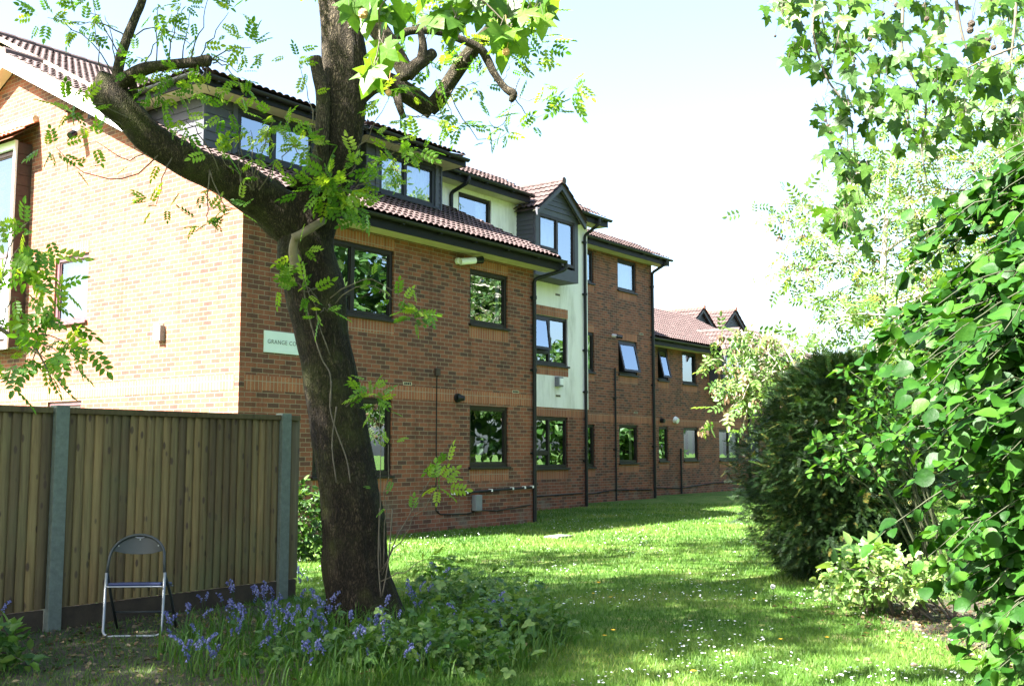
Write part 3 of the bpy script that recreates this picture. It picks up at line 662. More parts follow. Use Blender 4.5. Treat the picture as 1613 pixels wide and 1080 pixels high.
def oriel(x0, x1, yf, yb, z0, z1, apex, wx0, wx1, wz0, wz1, split, transom, back, frame=FRAME, ridge=TILE):
    mb = MB(); xm = (x0+x1)/2
    mb.box(x0, x1, yf+.0, yb, z0, wz0-.06); mb.box(x0, wx0, yf, yb, wz0-.06, z1); mb.box(wx1, x1, yf, yb, wz0-.06, z1); mb.box(wx0, wx1, yf, yf+.1, wz1, z1)
    boards(mb, gable(x0-.004), -yb, -yf-.06, z0+.02, z1, .11)
    # boarded gable triangle
    z = z1; k = (apex-.12-z1)/((x1-x0)/2)
    while z < apex-.16:
        t = min(z+.13, apex-.13); xa = x0+(z-z1)/k; xb = x1-(z-z1)/k; xc = x0+(t-z1)/k; xd = x1-(t-z1)/k
        mb.hexa([(xa,yf-.02,z),(xb,yf-.02,z),(xb,yf+.05,z),(xa,yf+.05,z),(xc,yf-.004,t),(xd,yf-.004,t),(xd,yf+.05,t),(xc,yf+.05,t)]); z = t
    d = mb.build("oriel_bay", CLAD, B)
    window(front(yf-.03), wx0, wx1, wz0, wz1, (split,), transom, frame=frame, lintel=0, apron=0, sill=False, parent=d, name="window_frame", room=True, fw=.07)
    for ch in [c for c in d.children if c.name.startswith("window_frame")]:
        for g in list(ch.children): g.parent = d
    o = .14; sl = (apex-z1)/(xm-x0)
    zl = z1 - sl*o
    bm = MB()
    for sg in (-1, 1):
        xe = xm + sg*(xm-x0+o)
        bm.hexa([(xe,yf-.16,zl-.16),(xm,yf-.16,apex-.16),(xm,yf-.10,apex-.16),(xe,yf-.10,zl-.16),(xe,yf-.16,zl+.02),(xm,yf-.16,apex+.02),(xm,yf-.10,apex+.02),(xe,yf-.10,zl+.02)] if sg < 0 else
                [(xm,yf-.16,apex-.16),(xe,yf-.16,zl-.16),(xe,yf-.10,zl-.16),(xm,yf-.10,apex-.16),(xm,yf-.16,apex+.02),(xe,yf-.16,zl+.02),(xe,yf-.10,zl+.02),(xm,yf-.10,apex+.02)])
    bm.build("bargeboard", CLAD, d)
    sm = MB()
    for sg in (-1, 1):
        xe = xm + sg*(xm-x0+o); sm.hexa([(xe,yf-.098,zl-.05),(xm,yf-.098,apex-.05),(xm,yf-.022,apex-.05),(xe,yf-.022,zl-.05),(xe,yf-.098,zl-.03),(xm,yf-.098,apex-.03),(xm,yf-.022,apex-.03),(xe,yf-.022,zl-.03)])
    sm.build("soffit", SOFFIT, d)
    for sg in (-1, 1):
        xe = xm + sg*(xm-x0+o)
        if sg < 0: tiles("oriel_roof", -back, -(yf-.2), (xe, zl+.04), (xm, apex+.05), parent=d, T=lambda a, y, z: (y, -a, z), per=6)
        else: tiles("oriel_roof", yf-.2, back, (xe, zl+.04), (xm, apex+.05), parent=d, T=lambda a, y, z: (y, a, z), per=6)
    rm = MB(); y = yf-.22
    while y < back: rm.tube([(xm, y, apex+.06), (xm, y+.36, apex+.075)], .09, 10); y += .34
    rm.build("ridge_tile", ridge, d); return d
oriel(10.45, 12.32, 2.02, 2.6, 5.70, 7.38, 8.10, 10.60, 12.16, 6.06, 7.24, .5, {0: .28}, 3.4)

# --- wing three (three storeys) and wing four (two storeys)
Y3 = 3.7
H3 = [(17.02,18.12,6.28,7.24), (17.02,18.12,3.74,4.77), (17.02,18.12,1.10,2.24), (14.7,15.68,6.28,7.24), (14.7,15.68,3.70,4.85), (14.7,15.68,1.0,2.21)]
wall("wall", front(Y3), 13.4, 19.08, -.05, 7.45, H3, BRICK)
m = MB(); m.poly([(19.08,Y3,-.05),(19.08,12,-.05),(19.08,12,7.45),(19.08,Y3,7.45)]); m.build("wall", BRICK, B)
m = MB(); m.box(13.65, 19.08, Y3-.004, Y3+.03, 2.30, 2.52); m.build("soldier_band", SOLDIER, B)
for h in H3:
    far = h[0] > 16
    window(front(Y3), *h, openleaf={0: 13} if far and h[2] > 3 and h[2] < 5 else None, lintel=0 if h[2] < 2 or h[2] > 6 else .22, frame=FRAME, curtains=((.0,.22),(.8,1.0)) if h[2] < 2 else ((.0,1.0),) if h[2] > 6 else ())
skirt(13.45, 19.5, Y3, 7.48, hipr=.75, top=.55)
downpipe([(19.2,Y3-.48,7.46),(19.2,Y3-.48,7.33),(19.02,Y3-.06,7.05),(19.02,Y3-.06,.02)], brackets=(6.6,5,3.5,1.6), r=.045)
downpipe([(16.75,Y3-.05,3.9),(16.75,Y3-.05,.02)], brackets=(3.0,1.5), r=.028, name="waste_pipe")
Y4 = 4.7
H4 = [(21.2,21.85,1.13,2.28), (22.95,24.05,1.14,2.28), (25.7,27.4,1.13,2.26), (21.2,21.9,3.83,4.93), (22.95,24.0,3.80,4.90)]
wall("wall", front(Y4), 18.9, 28.3, -.05, 5.1, H4, BRICK)
m = MB(); m.poly([(28.3,Y4,-.05),(28.3,12,-.05),(28.3,12,7.2),(28.3,8.0,7.1),(28.3,Y4,5.1)]); m.build("wall", BRICK, B)
m = MB(); m.box(19.1, 28.3, Y4-.004, Y4+.03, 2.33, 2.555); m.build("soldier_band", SOLDIER, B)
for i, h in enumerate(H4):
    window(front(Y4), *h, openleaf={0: 13} if i == 3 else None, lintel=0, curtains=((.0, .40), (.62, 1.0)) if i in (1, 2) else (), splits=(.5,) if i == 2 else ())
tiles("roof", 19.0, 29.6, (Y4-.42, 5.20), (8.0, 7.12), per=6)
tiles("roof", 19.0, 29.6, (12.0, 5.2), (8.0, 7.12), per=2)
eaves(19.1, 25.2, Y4-.50, 5.12, Y4, fh=.2); gutter(19.1, 25.2, Y4-.50, 5.12); eaves(27.0, 29.6, Y4-.50, 5.12, Y4, fh=.2); gutter(27.0, 29.6, Y4-.50, 5.12)
oriel(25.0, 27.05, 4.15, 4.7, 3.47, 5.0, 5.85, 25.22, 26.85, 3.75, 4.95, .5, None, 6.2)
downpipe([(28.2,Y4-.06,5.0),(28.2,Y4-.06,.02)], r=.04); downpipe([(22.65,Y4-.05,1.55),(22.65,Y4-.05,.02)], r=.035, name="waste_pipe")
# wing five: set back beyond, two small gables on its roof
wall("wall", front(5.6), 28.3, 40, -.05, 5.4, [(30,31.2,1.1,2.3), (29.2,30.2,3.7,4.9)], BRICK)
window(front(5.6), 30,31.2,1.1,2.3, lintel=0, frame=CLAD_W); window(front(5.6), 29.2,30.2,3.7,4.9, lintel=0, frame=CLAD_W)
tiles("roof", 29.6, 40, (5.2, 5.4), (9.6, 7.5), per=4)
for xm, zt in ((30.7, 7.5), (33.8, 7.75)):
    oriel(xm-1.15, xm+1.15, 7.9, 8.4, 6.1, zt-.82, zt, xm-.7, xm+.7, 6.2, zt-.9, .5, None, 11.5, ridge=RIDGE)

# --- box bay on the sunlit gable
m = MB(); bx = -.30
m.box(bx+.01, -.002, 6.20, 6.25, 3.35, 7.18); m.box(bx+.01, -.002, 7.95, 8.0, 3.35, 7.18); m.box(bx+.012, -.002, 6.25, 7.95, 3.35, 3.5)
for k in range(19): m.box(bx+.02, -.002, 6.188, 6.20, 3.37+k*.2, 3.37+k*.2+.19)
bay = m.build("box_bay", CLAD_BR, B)
m = MB(); boards(m, gable(bx), -7.95, -6.25, 3.5, 4.95, .14); m.build("bay_cladding", CLAD_W, bay)
m = MB(); m.T = gable(bx); m.box(-8.0, -6.19, -.03, .01, 3.3, 3.42); m.box(-6.25, -6.185, -.035, .01, 3.42, 7.05); m.box(-8.0, -7.93, -.035, .01, 3.42, 7.05); m.box(-8.0, -6.185, -.04, .012, 7.05, 7.2); m.box(-7.93, -6.25, -.033, .01, 4.93, 5.02); m.build("bay_trim", BARGE, bay)
window(gable(bx), -7.92,-6.27,5.03,7.04, (.5,), frame=FRAME_L, lintel=0, apron=0, parent=bay, name="window_frame", sill=True)
for ch in [c for c in bay.children if c.name.startswith("window_frame")]:
    for g in list(ch.children): g.parent = bay
tiles("bay_roof", -8.2, -5.98, (bx-.22, 7.22), (-.01, 7.60), parent=bay, T=lambda a, y, z: (y, -a, z), per=8, mat=RIDGE)
m = MB(); m.tube([(-.05, 6.03, 7.64), (-.05, 8.2, 7.64)], .07, 10); m.build("flashing", MORTAR, bay)

# --- fittings on the walls
def fit(name, mat, parent=B): 
    return lambda mb: mb.build(name, mat, parent)
m = MB(); m.T = gable(0); m.box(-2.03, -1.90, -.11, -.002, 3.22, 3.50); bl = m.build("bulkhead_light", WHITE_PL, B, bevel=.012)
m = MB(); m.T = gable(0); m.box(-1.898, -1.86, -.10, -.002, 3.20, 3.44); m.build("light_housing", GREY_PL, bl)
m = MB(); m.tube([(-.02, 4.45, 7.1), (-.14, 4.45, 7.1), (-.22, 4.42, 7.02)], [.07,.07,.055], 12); c = m.build("security_light", WHITE_PL, B, smooth=True)
m = MB(); m.tube([(-.20, 4.425, 7.045), (-.30, 4.40, 6.96)], [.06,.065], 12); m.build("lamp_head", LENS, c)
m = MB(); m.tube([(5.05,-.01,5.02), (5.05,-.07,5.02)], .06, 12); m.tube([(5.05,-.10,5.0), (5.38,-.20,5.06)], .065, 14); c = m.build("floodlight", WHITE_PL, B)
m = MB(); m.tube([(5.37,-.197,5.058), (5.53,-.245,5.09)], [.066,.075], 14); m.build("lamp_head", LENS, c)
m = MB(); m.tube([(5.08,-.005,2.43), (5.08,-.06,2.43)], .085, 14); m.tube([(5.08,-.06,2.43), (5.13,-.16,2.42)], [.075,.04], 14); m.build("dome_camera", PIPE, B)
m = MB(); m.box(12.05,12.28, Y2-.14, Y2-.02, 3.08, 3.33); c = m.build("bulkhead_light", GREY_PL, B, bevel=.012)
m = MB(); m.box(12.09,12.24, Y2-.165, Y2-.142, 3.12, 3.29); m.build("light_diffuser", WHITE_PL, c)
m = MB(); m.tube([(16.68,Y3-.01,4.86), (16.68,Y3-.16,4.83)], .05, 12); c = m.build("security_light", WHITE_PL, B)
m = MB(); m.tube([(16.68,Y3-.15,4.83), (16.78,Y3-.30,4.80)], .06, 12); m.build("lamp_head", LENS, c)
m = MB(); m.tube([(21.35,Y4-.01,2.48), (21.35,Y4-.14,2.46)], [.09,.07], 12); m.build("dome_camera", PIPE, B)
m = MB(); m.tube([(22.3,Y4-.01,2.52), (22.3,Y4-.14,2.48)], [.13,.09], 14); m.build("alarm_sounder", WHITE_PL, B)
for (x, y, z) in ((3.72,0,2.63),(6.93,0,2.63),(12.2,Y2-.018,5.45),(12.2,Y2-.018,2.85),(18.4,Y3,5.05),(18.0,Y3,2.62)):
    m = MB(); m.box(x-.11, x+.11, y-.006, y+.01, z-.03, z+.03); v = m.build("air_brick", MORTAR, B)
    m = MB()
    for k in range(4): m.box(x-.09+k*.047, x-.09+k*.047+.035, y-.0085, y-.0062, z-.02, z+.02)
    m.build("vent_slot", PIPE, v)
m = MB(); m.tube([(4.5,-.012,2.86),(4.5,-.012,.38),(4.62,-.012,.30),(5.4,-.012,.27),(5.75,-.012,.33),(6.3,-.012,.29),(7.4,-.012,.36)], .011, 6); m.build("cable", PIPE, B)
m = MB(); m.box(4.44,4.56,-.05,-.002,2.82,2.95); m.build("junction_box", CLAD_BR, B)
m = MB(); m.tube([(4.95,-.05,.66),(7.42,-.05,.72)], .022, 10); rl = m.build("conduit", PIPE, B)
for x in (4.95,5.33,6.07,6.75,7.15,7.42):
    m = MB(); m.box(x-.016,x+.016,-.085,-.004,.642+(x-4.95)*.024,.692+(x-4.95)*.024); m.build("pipe_clip", WHITE_PL, rl)
m = MB(); m.box(5.53,5.72,-.12,-.004,.32,.62); m.build("meter_box", GREY_PL, B, bevel=.015)
m = MB(); m.tube([(13.75,Y3-.02,.30),(15.5,Y3-.02,.26),(16.6,Y3-.02,.33),(18.9,Y3-.02,.28)], .016, 6); m.tube([(19.3,Y4-.02,.20),(21,Y4-.02,.26),(22.6,Y4-.02,.2),(25,Y4-.02,.32),(28,Y4-.02,.3)], .016, 6); m.build("cable", PIPE, B)
m = MB(); m.tube([(7.7,Y2-.02,.42),(10.6,Y2-.02,.34),(13.3,Y2-.02,.36)], .016, 6); m.build("cable", PIPE, B)

# --- name board (a sign of its own)
sg = empty("name_board", b2w(.45, -.012, 2.95), ANG)
tag(sg, "pale rectangular name board lettered GRANGE COURT on the brick wall behind the trunk", "sign")
m = MB(); m.box(0, 1.62, -.012, .008, 0, .335); m.build("panel", SIGN_W, sg, bevel=.003)
cu = bpy.data.curves.new("lettering", 'FONT'); cu.body = "GRANGE COURT"; cu.size = .092; cu.extrude = .0015; cu.space_character = 1.12
to = bpy.data.objects.new("lettering_curve", cu); COL.objects.link(to)
dg = bpy.context.evaluated_depsgraph_get(); me = bpy.data.meshes.new_from_object(to.evaluated_get(dg)); me.name = "lettering"
bpy.data.objects.remove(to); lo = bpy.data.objects.new("lettering", me); link(lo, sg); me.materials.clear(); me.materials.append(SIGN_T)
lo.rotation_euler = (math.pi/2, 0, 0); lo.location = (.06, -.0145, .14)

# ------------------------------------------------------------------ fence (parallel to the facade)
FX, FY = -3.69, 8.75
fence = empty("timber_fence", (FX, FY, 0), ANG)
tag(fence, "tall close boarded timber fence with galvanised posts behind the folding chair", "fence")
def fence_panel(x0, x1, nb, gap=0):
    V = []; Ff = []; Rn = []; w_ = (x1-x0)/nb
    for i in range(nb):
        a = x0+i*w_; b = a+w_+.022; t = random.random(); z1 = 1.744+random.uniform(-.003,.003)
        k = len(V); za = .18
        for (x, y) in ((a,-.030),(b,-.004),(b,.004),(a,.004)):
            V += [(x,y,za),(x,y,z1)]
        Ff += [(k,k+2,k+3,k+1),(k+2,k+4,k+5,k+3),(k+4,k+6,k+7,k+5),(k+6,k,k+1,k+7),(k+1,k+3,k+5,k+7)]; Rn += [t]*8
    loops = np.concatenate([np.array(f) for f in Ff]); st = np.concatenate([[0], np.cumsum([len(f) for f in Ff])[:-1]])
    p = raw_mesh("board_panel", np.array(V), loops, st, WOOD, fence, Rn)
    m = MB(); m.box(x0, x1, -.040, .040, 1.735, 1.785); m.build("capping_rail", WOOD, p, bevel=.004)
    m = MB(); m.box(x0, x1, -.018, .018, .0, .175); m.build("gravel_board", WOOD_D, p, bevel=.003)
    m = MB(); m.box(x0, x1, .012, .06, .45, .53); m.box(x0, x1, .012, .06, 1.3, 1.38); m.build("back_rail", WOOD, p)
    return p
fence_panel(.065, 2.31, 27); fence_panel(-2.35, -.075, 28); fence_panel(-4.75, -2.46, 26); fence_panel(2.43, 2.56, 1)
for x in (0, 2.37, -2.405):
    m = MB(); m.box(x-.058, x+.058, -.055, .045, -.05, 1.80)
    m.tube([(x, -.052, 1.76), (x, -.058, 1.76)], .008, 6); m.build("post", POST, fence, bevel=.008)

# ------------------------------------------------------------------ folding chair
ch = empty("folding_chair", (-2.93, 8.46, 0), math.radians(4))
tag(ch, "grey and blue metal folding chair standing on bare soil before the fence", "chair")
def rot_path(pts, n=6): return [tuple(p[:3]) for p in smooth_path([(*p, 0) for p in pts], n)]
hw = .222
m = MB(); pts = [(-hw,0.02,.49)] + [(-hw,-.015,.05)] + [(-hw+.012,-.02,.025),(-hw+.05,-.022,.012)] + [(hw-.05,-.022,.012),(hw-.012,-.02,.025),(hw,-.015,.05),(hw,0.02,.49)]
m.tube(pts, .0115, 10); m.build("front_frame", CHROME, ch, smooth=True)
bp = [(-hw-.012,.40,.01),(-hw-.010,.20,.28),(-hw+.004,.02,.50),(-hw+.012,.04,.60)]
arc = [(-(hw-.012)*math.cos(a), .045+.06*math.sin(a)*1.0, .60+.172*math.sin(a)) for a in np.linspace(0, math.pi, 15)][1:-1]
pts = bp + arc + [(hw-.012,.04,.60),(hw-.004,.02,.50),(hw+.010,.20,.28),(hw+.012,.40,.01)]
m = MB(); m.tube(pts, .0115, 10); m.tube([(-hw-.006,.30,.15),(hw+.006,.30,.15)], .008, 8); m.build("rear_frame", DARK_PL, ch, smooth=True)
m = MB(); vs = []; fs = []; n = 24
for i in range(n+1):
    x = -(hw-.02) + 2*(hw-.02)*i/n; u = x/(hw-.012); top = .60+.165*math.sqrt(max(0, 1-u*u))+.0; bot = .655-.030*(1-u*u)*1.0-(.004 if abs(u) < .6 else 0)
    top = max(top, bot+.004); yb = .07+.05*(1-u*u)
    for z in (bot, bot*.35+top*.65, top):
        yy = yb + (z-.62)*.12; vs += [(x, yy-.012, z), (x, yy+.004, z)]
for i in range(n):
    a = i*6; b = a+6
    fs += [(a,b,b+2,a+2),(a+2,b+2,b+4,a+4),(a+1,a+3,b+3,b+1),(a+3,a+5,b+5,b+3),(a,a+1,b+1,b),(a+4,b+4,b+5,a+5)]
fs += [(0,2,3,1),(2,4,5,3),(n*6,n*6+1,n*6+3,n*6+2),(n*6+2,n*6+3,n*6+5,n*6+4)]
m.add(vs, fs); br = m.build("backrest", DARK_PL, ch, smooth=False, bevel=.003)
for (x, z) in ((0,.735),(-.155,.69),(.15,.69)):
    q = MB(); yy = .07+.05*(1-(x/(hw-.012))**2)+(z-.62)*.12-.012; q.tube([(x,yy+.002,z),(x,yy-.004,z)], .006, 8); q.build("rivet", CHROME, br)
q = MB(); q.tube([(.045*math.cos(a), .112, .770-.022*math.sin(a)) for a in np.linspace(0, math.pi, 9)], .004, 6); q.build("hand_slot", CHROME, br)
m = MB(); m.hexa([(-hw+.018,-.005,.388),(hw-.018,-.005,.388),(hw-.018,.36,.350),(-hw+.018,.36,.350),(-hw+.018,-.005,.415),(hw-.018,-.005,.415),(hw-.018,.36,.377),(-hw+.018,.36,.377)]); m.build("seat", BLUE_V, ch, bevel=.012)
m = MB(); m.tube([(-hw+.012,-.008,.384),(hw-.012,-.008,.384)], .007, 8); m.tube([(-hw+.012,.36,.346),(hw-.012,.36,.346)], .007, 8); m.build("seat_rail", CHROME, ch)

# ------------------------------------------------------------------ trees
class Tree:
    """collects the woody skeleton, the twigs and the leaves of one tree."""
    def __init__(s): s.pos = []; s.dir = []; s.nrm = []; s.sc = []; s.twig = MB()
    def leaf(s, p, d, n, sc): s.pos.append(p); s.dir.append(d); s.nrm.append(n); s.sc.append(sc)
    def spray(s, p, n, spread, size, up=.6, droop=0.0, dirbias=None):
        for _ in range(n):
            off = Vector(rng.normal(size=3)); off = off.normalized()*spread*rng.random()**.5
            off.z *= .75; q = p+off
            d = off.normalized()*.7 + Vector(rng.normal(size=3))*.5 + Vector((0, 0, -droop))
            if dirbias: d += Vector(dirbias)
            nn = Vector(rng.normal(size=3))*.55 + Vector((-.25, -.15, up+.25))
            s.leaf(q, d, nn, size*(.7+.6*rng.random()))
    def leaves(s, name, tmpl, mat, parent): 
        if s.pos: return inst(name, tmpl, np.array([tuple(p) for p in s.pos]), np.array([tuple(p) for p in s.dir]), np.array([tuple(p) for p in s.nrm]), np.array(s.sc), mat, parent)
def arc(p, q, sag=0.0, side=0.0, n=7, jit=.0):
    p, q = Vector(p), Vector(q); d = q-p; s = Vector((-d.y, d.x, 0)); s = s.normalized() if s.length > 1e-6 else Vector((1,0,0)); out = []
    for i in range(n+1):
        t = i/n; b = 4*t*(1-t); out.append(p+d*t+Vector((0,0,sag*b))+s*side*b+Vector(rng.normal(size=3))*jit*b)
    return out

# --- the leaning ash with the lopped limbs
def near_ash():
    D0 = 9.25; root = empty("ash_tree", at(572, 975, D0)*1.0); base = Vector(root.location); base.z = 0; root.location = base
    tag(root, "leaning mossy ash tree with lopped limbs and fresh shoots standing among the bluebells", "tree")
    k = D0/F
    def P(u, v, r, dd=0.0): q = at(u, v, D0+dd)-base; return (q.x, q.y, q.z, r*k)
    main = [P(574,1012,90), P(573,978,67), P(568,938,56), P(562,900,51), P(554,800,48), P(540,700,44.5), P(527,640,42), P(513,560,41.5), P(503,500,43), P(495,460,44.5), P(486,420,45), P(483,380,43), P(490,340,44), P(512,295,38), P(529,250,35), P(538,200,35.5), P(543,150,36), P(543,100,36), P(539,50,34), P(534,0,33), P(528,-90,31), P(520,-220,26), P(505,-380,20)]
    mb = MB(); sp = smooth_path(main, 14); mb.tube([p[:3] for p in sp], [p[3] for p in sp], 56, wob=.10, seed=2.2, ridge=.10, nr=15)
    ll = [P(505,385,30), P(462,352,36,-.05), P(425,322,36,-.12), P(398,303,34,-.2), P(365,282,30,-.28), P(320,265,26,-.36), P(270,238,24.5,-.42), P(232,214,24,-.48), P(202,180,24.5,-.52), P(178,155,27,-.55), P(158,136,24,-.58), P(148,131,17,-.6)]
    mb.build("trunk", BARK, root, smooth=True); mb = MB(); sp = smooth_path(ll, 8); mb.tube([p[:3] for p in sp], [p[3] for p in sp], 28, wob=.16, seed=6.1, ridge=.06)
    for (u, v, r) in ((470,285,16),(430,300,20),(178,140,22)):   # burrs and old wounds
        p = P(u, v, r, -.16); mb.tube([Vector(p[:3])+Vector((0,.05,-.06)), Vector(p[:3]), Vector(p[:3])+Vector((0,.05,.07))], [p[3]*.7, p[3], p[3]*.6], 12, wob=.3, seed=u)
    mb.build("limb", BARK_M, root, smooth=True)
    limbs = [
        [P(560,145,24), P(588,130,20,.1), P(612,130,18,.15), P(640,146,17,.2), P(663,162,16,.25), P(682,176,14,.28)],
        [P(676,172,14,.28), P(690,158,13.5,.25), P(706,132,13,.22), P(730,97,12,.18), P(752,70,11.5,.12), P(772,48,11,.1), P(800,10,9,.0), P(830,-50,7,-.1)],
        [P(560,-8,19), P(580,25,17,-.1), P(602,55,15,-.2), P(622,84,14,-.25), P(638,112,14,-.3), P(642,124,12,-.3)],
        [P(640,118,13,-.3), P(655,104,11,-.3), P(672,92,9.5,-.25), P(682,84,8,-.2)], [P(664,98,10,-.28), P(666,70,7,-.3), P(660,40,5,-.3)],
        [P(622,62,7.5,-.2), P(645,49,6.5,-.2), P(690,50,6,-.15), P(725,62,6.5,-.1), P(755,76,7,-.05), P(768,95,7,0), P(778,115,6.5,0), P(795,138,6.5,0), P(808,148,7.5,0), P(805,160,4,0)],
        [P(190,165,12,-.55), P(184,130,8.5,-.6), P(190,92,7.5,-.62), P(202,55,7,-.62), P(214,25,6.2,-.62), P(224,0,6,-.62), P(236,-60,5,-.6)],
        [P(178,148,12,-.55), P(198,126,11,-.62), P(225,110,10,-.7), P(252,104,8.6,-.75), P(280,101,8,-.78), P(310,98,7.8,-.8), P(326,96,9,-.82), P(332,97,7,-.82)],
        [P(208,130,7,-.6), P(212,150,5,-.55), P(210,178,4,-.5)], [P(625,150,8,.1), P(630,170,6,0), P(636,186,5,0)],
        [P(512,300,13,-.22), P(507,250,11,-.22), P(508,200,11,-.22), P(509,150,11.5,-.22), P(502,120,10.5,-.22), P(496,91,10,-.22)],
        [P(530,-150,16), P(470,-230,13,.4), P(400,-300,10,.8)], [P(520,-210,18), P(600,-300,14,.3), P(690,-360,10,.6)], [P(575,10,12), P(640,-60,10,.5), P(720,-140,7,.9)]]
    for i, lb in enumerate(limbs):
        lm = MB(); sp = smooth_path(lb, 6); lm.tube([p[:3] for p in sp], [p[3] for p in sp], 16, wob=.14, seed=i*3.3, ridge=.04); lm.build("limb", BARK_T, root, smooth=True)
    st = MB(); sp = smooth_path([P(508,348,7,-.2), P(492,358,6.5,-.34), P(472,370,6,-.42), P(462,375,6.5,-.44)], 5); st.tube([p[:3] for p in sp], [p[3] for p in sp], 12, wob=.2, seed=1)
    sp = smooth_path([P(466,372,6,-.42), P(462,390,6.5,-.38), P(464,410,7.5,-.33), P(468,425,7,-.3)], 5); st.tube([p[:3] for p in sp], [p[3] for p in sp], 12, wob=.2, seed=5); st.build("broken_stub", PEELED, root, smooth=True)
    # shoots: (attach px, tip px, depth offset at tip, leaf clusters along)
    T = Tree()
    def sh(a, b, da, db, sag, n, size=.21, spread=.16, r=.007, side=0.0, along=True):
        p = Vector(P(a[0], a[1], 1, da)[:3]); q = Vector(P(b[0], b[1], 1, db)[:3]); pts = arc(p, q, sag, side, 8, .012)
        T.twig.tube(pts, [r*(1-.65*i/8) for i in range(9)], 6)
        T.spray(q, n, spread, size, .55)
        if along:
            for i in (4, 6):
                if rng.random() < .75: 
                    q2 = pts[i]+Vector(rng.normal(size=3))*.05; T.spray(q2, max(1, n//4), spread*.7, size*.85, .5)
    z = -.6
    for a, b, sag, n in [((184,125),(75,28),.12,9),((184,118),(165,25),.05,3),((190,100),(130,10),.1,5),((200,60),(120,40),.06,5),((166,140),(146,0),-.05,4),((205,60),(300,70),.1,4),((224,108),(262,40),.0,4),((245,105),(250,10),.05,5),((262,102),(285,5),.0,5),((285,100),(300,20),.0,5),((300,98),(330,-5),.05,6),((310,97),(360,20),.0,5),((325,97),(330,145),-.05,9),((290,104),(300,150),-.05,5),((258,108),(240,135),-.03,6),((225,118),(248,175),-.06,5),((330,100),(395,75),.05,10),((326,95),(375,115),.05,9),((335,100),(385,150),.1,6),((235,214),(112,165),.1,9),((220,210),(125,170),.02,5),((262,232),(88,232),-.28,9),((255,232),(150,222),-.12,5),((275,240),(245,325),.05,8),((330,270),(325,348),-.12,10),((205,175),(140,185),.05,4),((345,270),(285,190),.1,6),((395,300),(360,175),.05,6),((400,300),(395,205),.0,8),((405,295),(412,250),.0,7),((395,295),(432,190),.05,8),((408,300),(470,228),.06,10),((398,300),(340,240),.0,7),((225,118),(275,115),.05,8),((255,105),(215,90),.0,6),((330,268),(372,330),-.1,6),((300,100),(268,140),.0,7),((380,290),(375,235),.0,5)]:
        sh(a, b, z+.1, z+rng.uniform(-.35,.1), sag, int(n*1.1), .138, .115)
    for a, b, sag, n, sz in [((505,270),(472,100),.05,9,.16),((500,260),(488,230),.02,10,.2),((512,262),(520,285),0,16,.24),((520,300),(545,300),0,12,.24),((528,300),(560,262),0,12,.22),((545,255),(610,160),-.05,4,.16),((560,290),(640,225),.08,12,.2),((545,310),(600,290),.06,9,.2),((540,310),(565,330),0,10,.2),((595,260),(655,240),.06,8,.18),((500,280),(450,210),0,8,.18),((610,240),(625,262),0,8,.18),((520,300),(500,300),0,8,.22),((500,280),(535,320),0,8,.22)]:
        sh(a, b, -.3, -.45+rng.uniform(-.15,.1), sag, n, sz*.74)
    for a, b, sag, n in [((760,60),(800,70),.03,10),((770,55),(830,45),.05,8),((808,150),(835,105),.05,5),((700,140),(725,195),-.1,5),((795,140),(895,138),-.1,12),((808,150),(862,178),-.1,6),((706,140),(800,208),-.25,7),((808,152),(770,190),-.15,5),((760,70),(855,70),.0,9),((640,185),(720,198),.05,4),((632,185),(690,192),.03,4),((690,150),(755,128),.0,5),((650,40),(700,75),.1,5),((668,90),(690,110),.0,5),((740,80),(700,120),.0,4),((730,95),(760,120),0,4),((772,50),(760,20),0,10),((800,10),(840,20),0,8),((645,150),(622,140),0,4),((625,160),(640,125),.0,6),((612,135),(600,150),.0,5),((668,70),(720,20),.1,4),((690,50),(640,20),.1,3),((790,130),(810,90),0,5)]:
        sh(a, b, .05, rng.uniform(-.3,.4), sag, n, .17, .13, .0055)
    # shoots low on the trunk
    for a, b, sag, n, sz in [((520,470),(655,495),.22,13,.15),((528,478),(625,478),.16,8,.13),((500,470),(440,440),.05,5,.15),((500,455),(478,458),.0,9,.15),((520,480),(505,492),0,5,.14),((545,640),(590,622),.03,12,.16),((520,560),(470,395),-.02,4,.14),((598,900),(690,765),.0,8,.15),((602,905),(700,730),.1,5,.14),((600,900),(598,640),.0,4,.10),((604,898),(612,700),.0,4,.10),((600,915),(672,880),0,4,.12)]:
        sh(a, b, -.33, -.45, sag, n, sz, .11, .006)
    pb = MB()
    for pts in ([(478,430),(482,480),(505,560),(520,590),(521,640)], [(522,600),(521,650),(545,720),(552,760)], [(530,640),(523,700),(530,760)], [(600,940),(596,880),(598,800)], [(602,938),(612,880),(618,800)]):
        sp = smooth_path([P(u, v, 1.1, -.30 if v < 800 else -.38) for u, v in pts], 5); pb.tube([p[:3] for p in sp], [p[3] for p in sp], 7)
    pb.build("bare_shoot", TWIG, root, smooth=True)
    for c in ((480,-180,1.3),(620,-260,1.4),(400,-300,1.0),(720,-160,.8)):   # the sparse crown above the picture
        q = Vector(P(c[0], c[1], 1, .3)[:3]); T.spray(q, 60, c[2], .24, .5)
    um = MB(); top = Vector(P(505,-380,1)[:3])
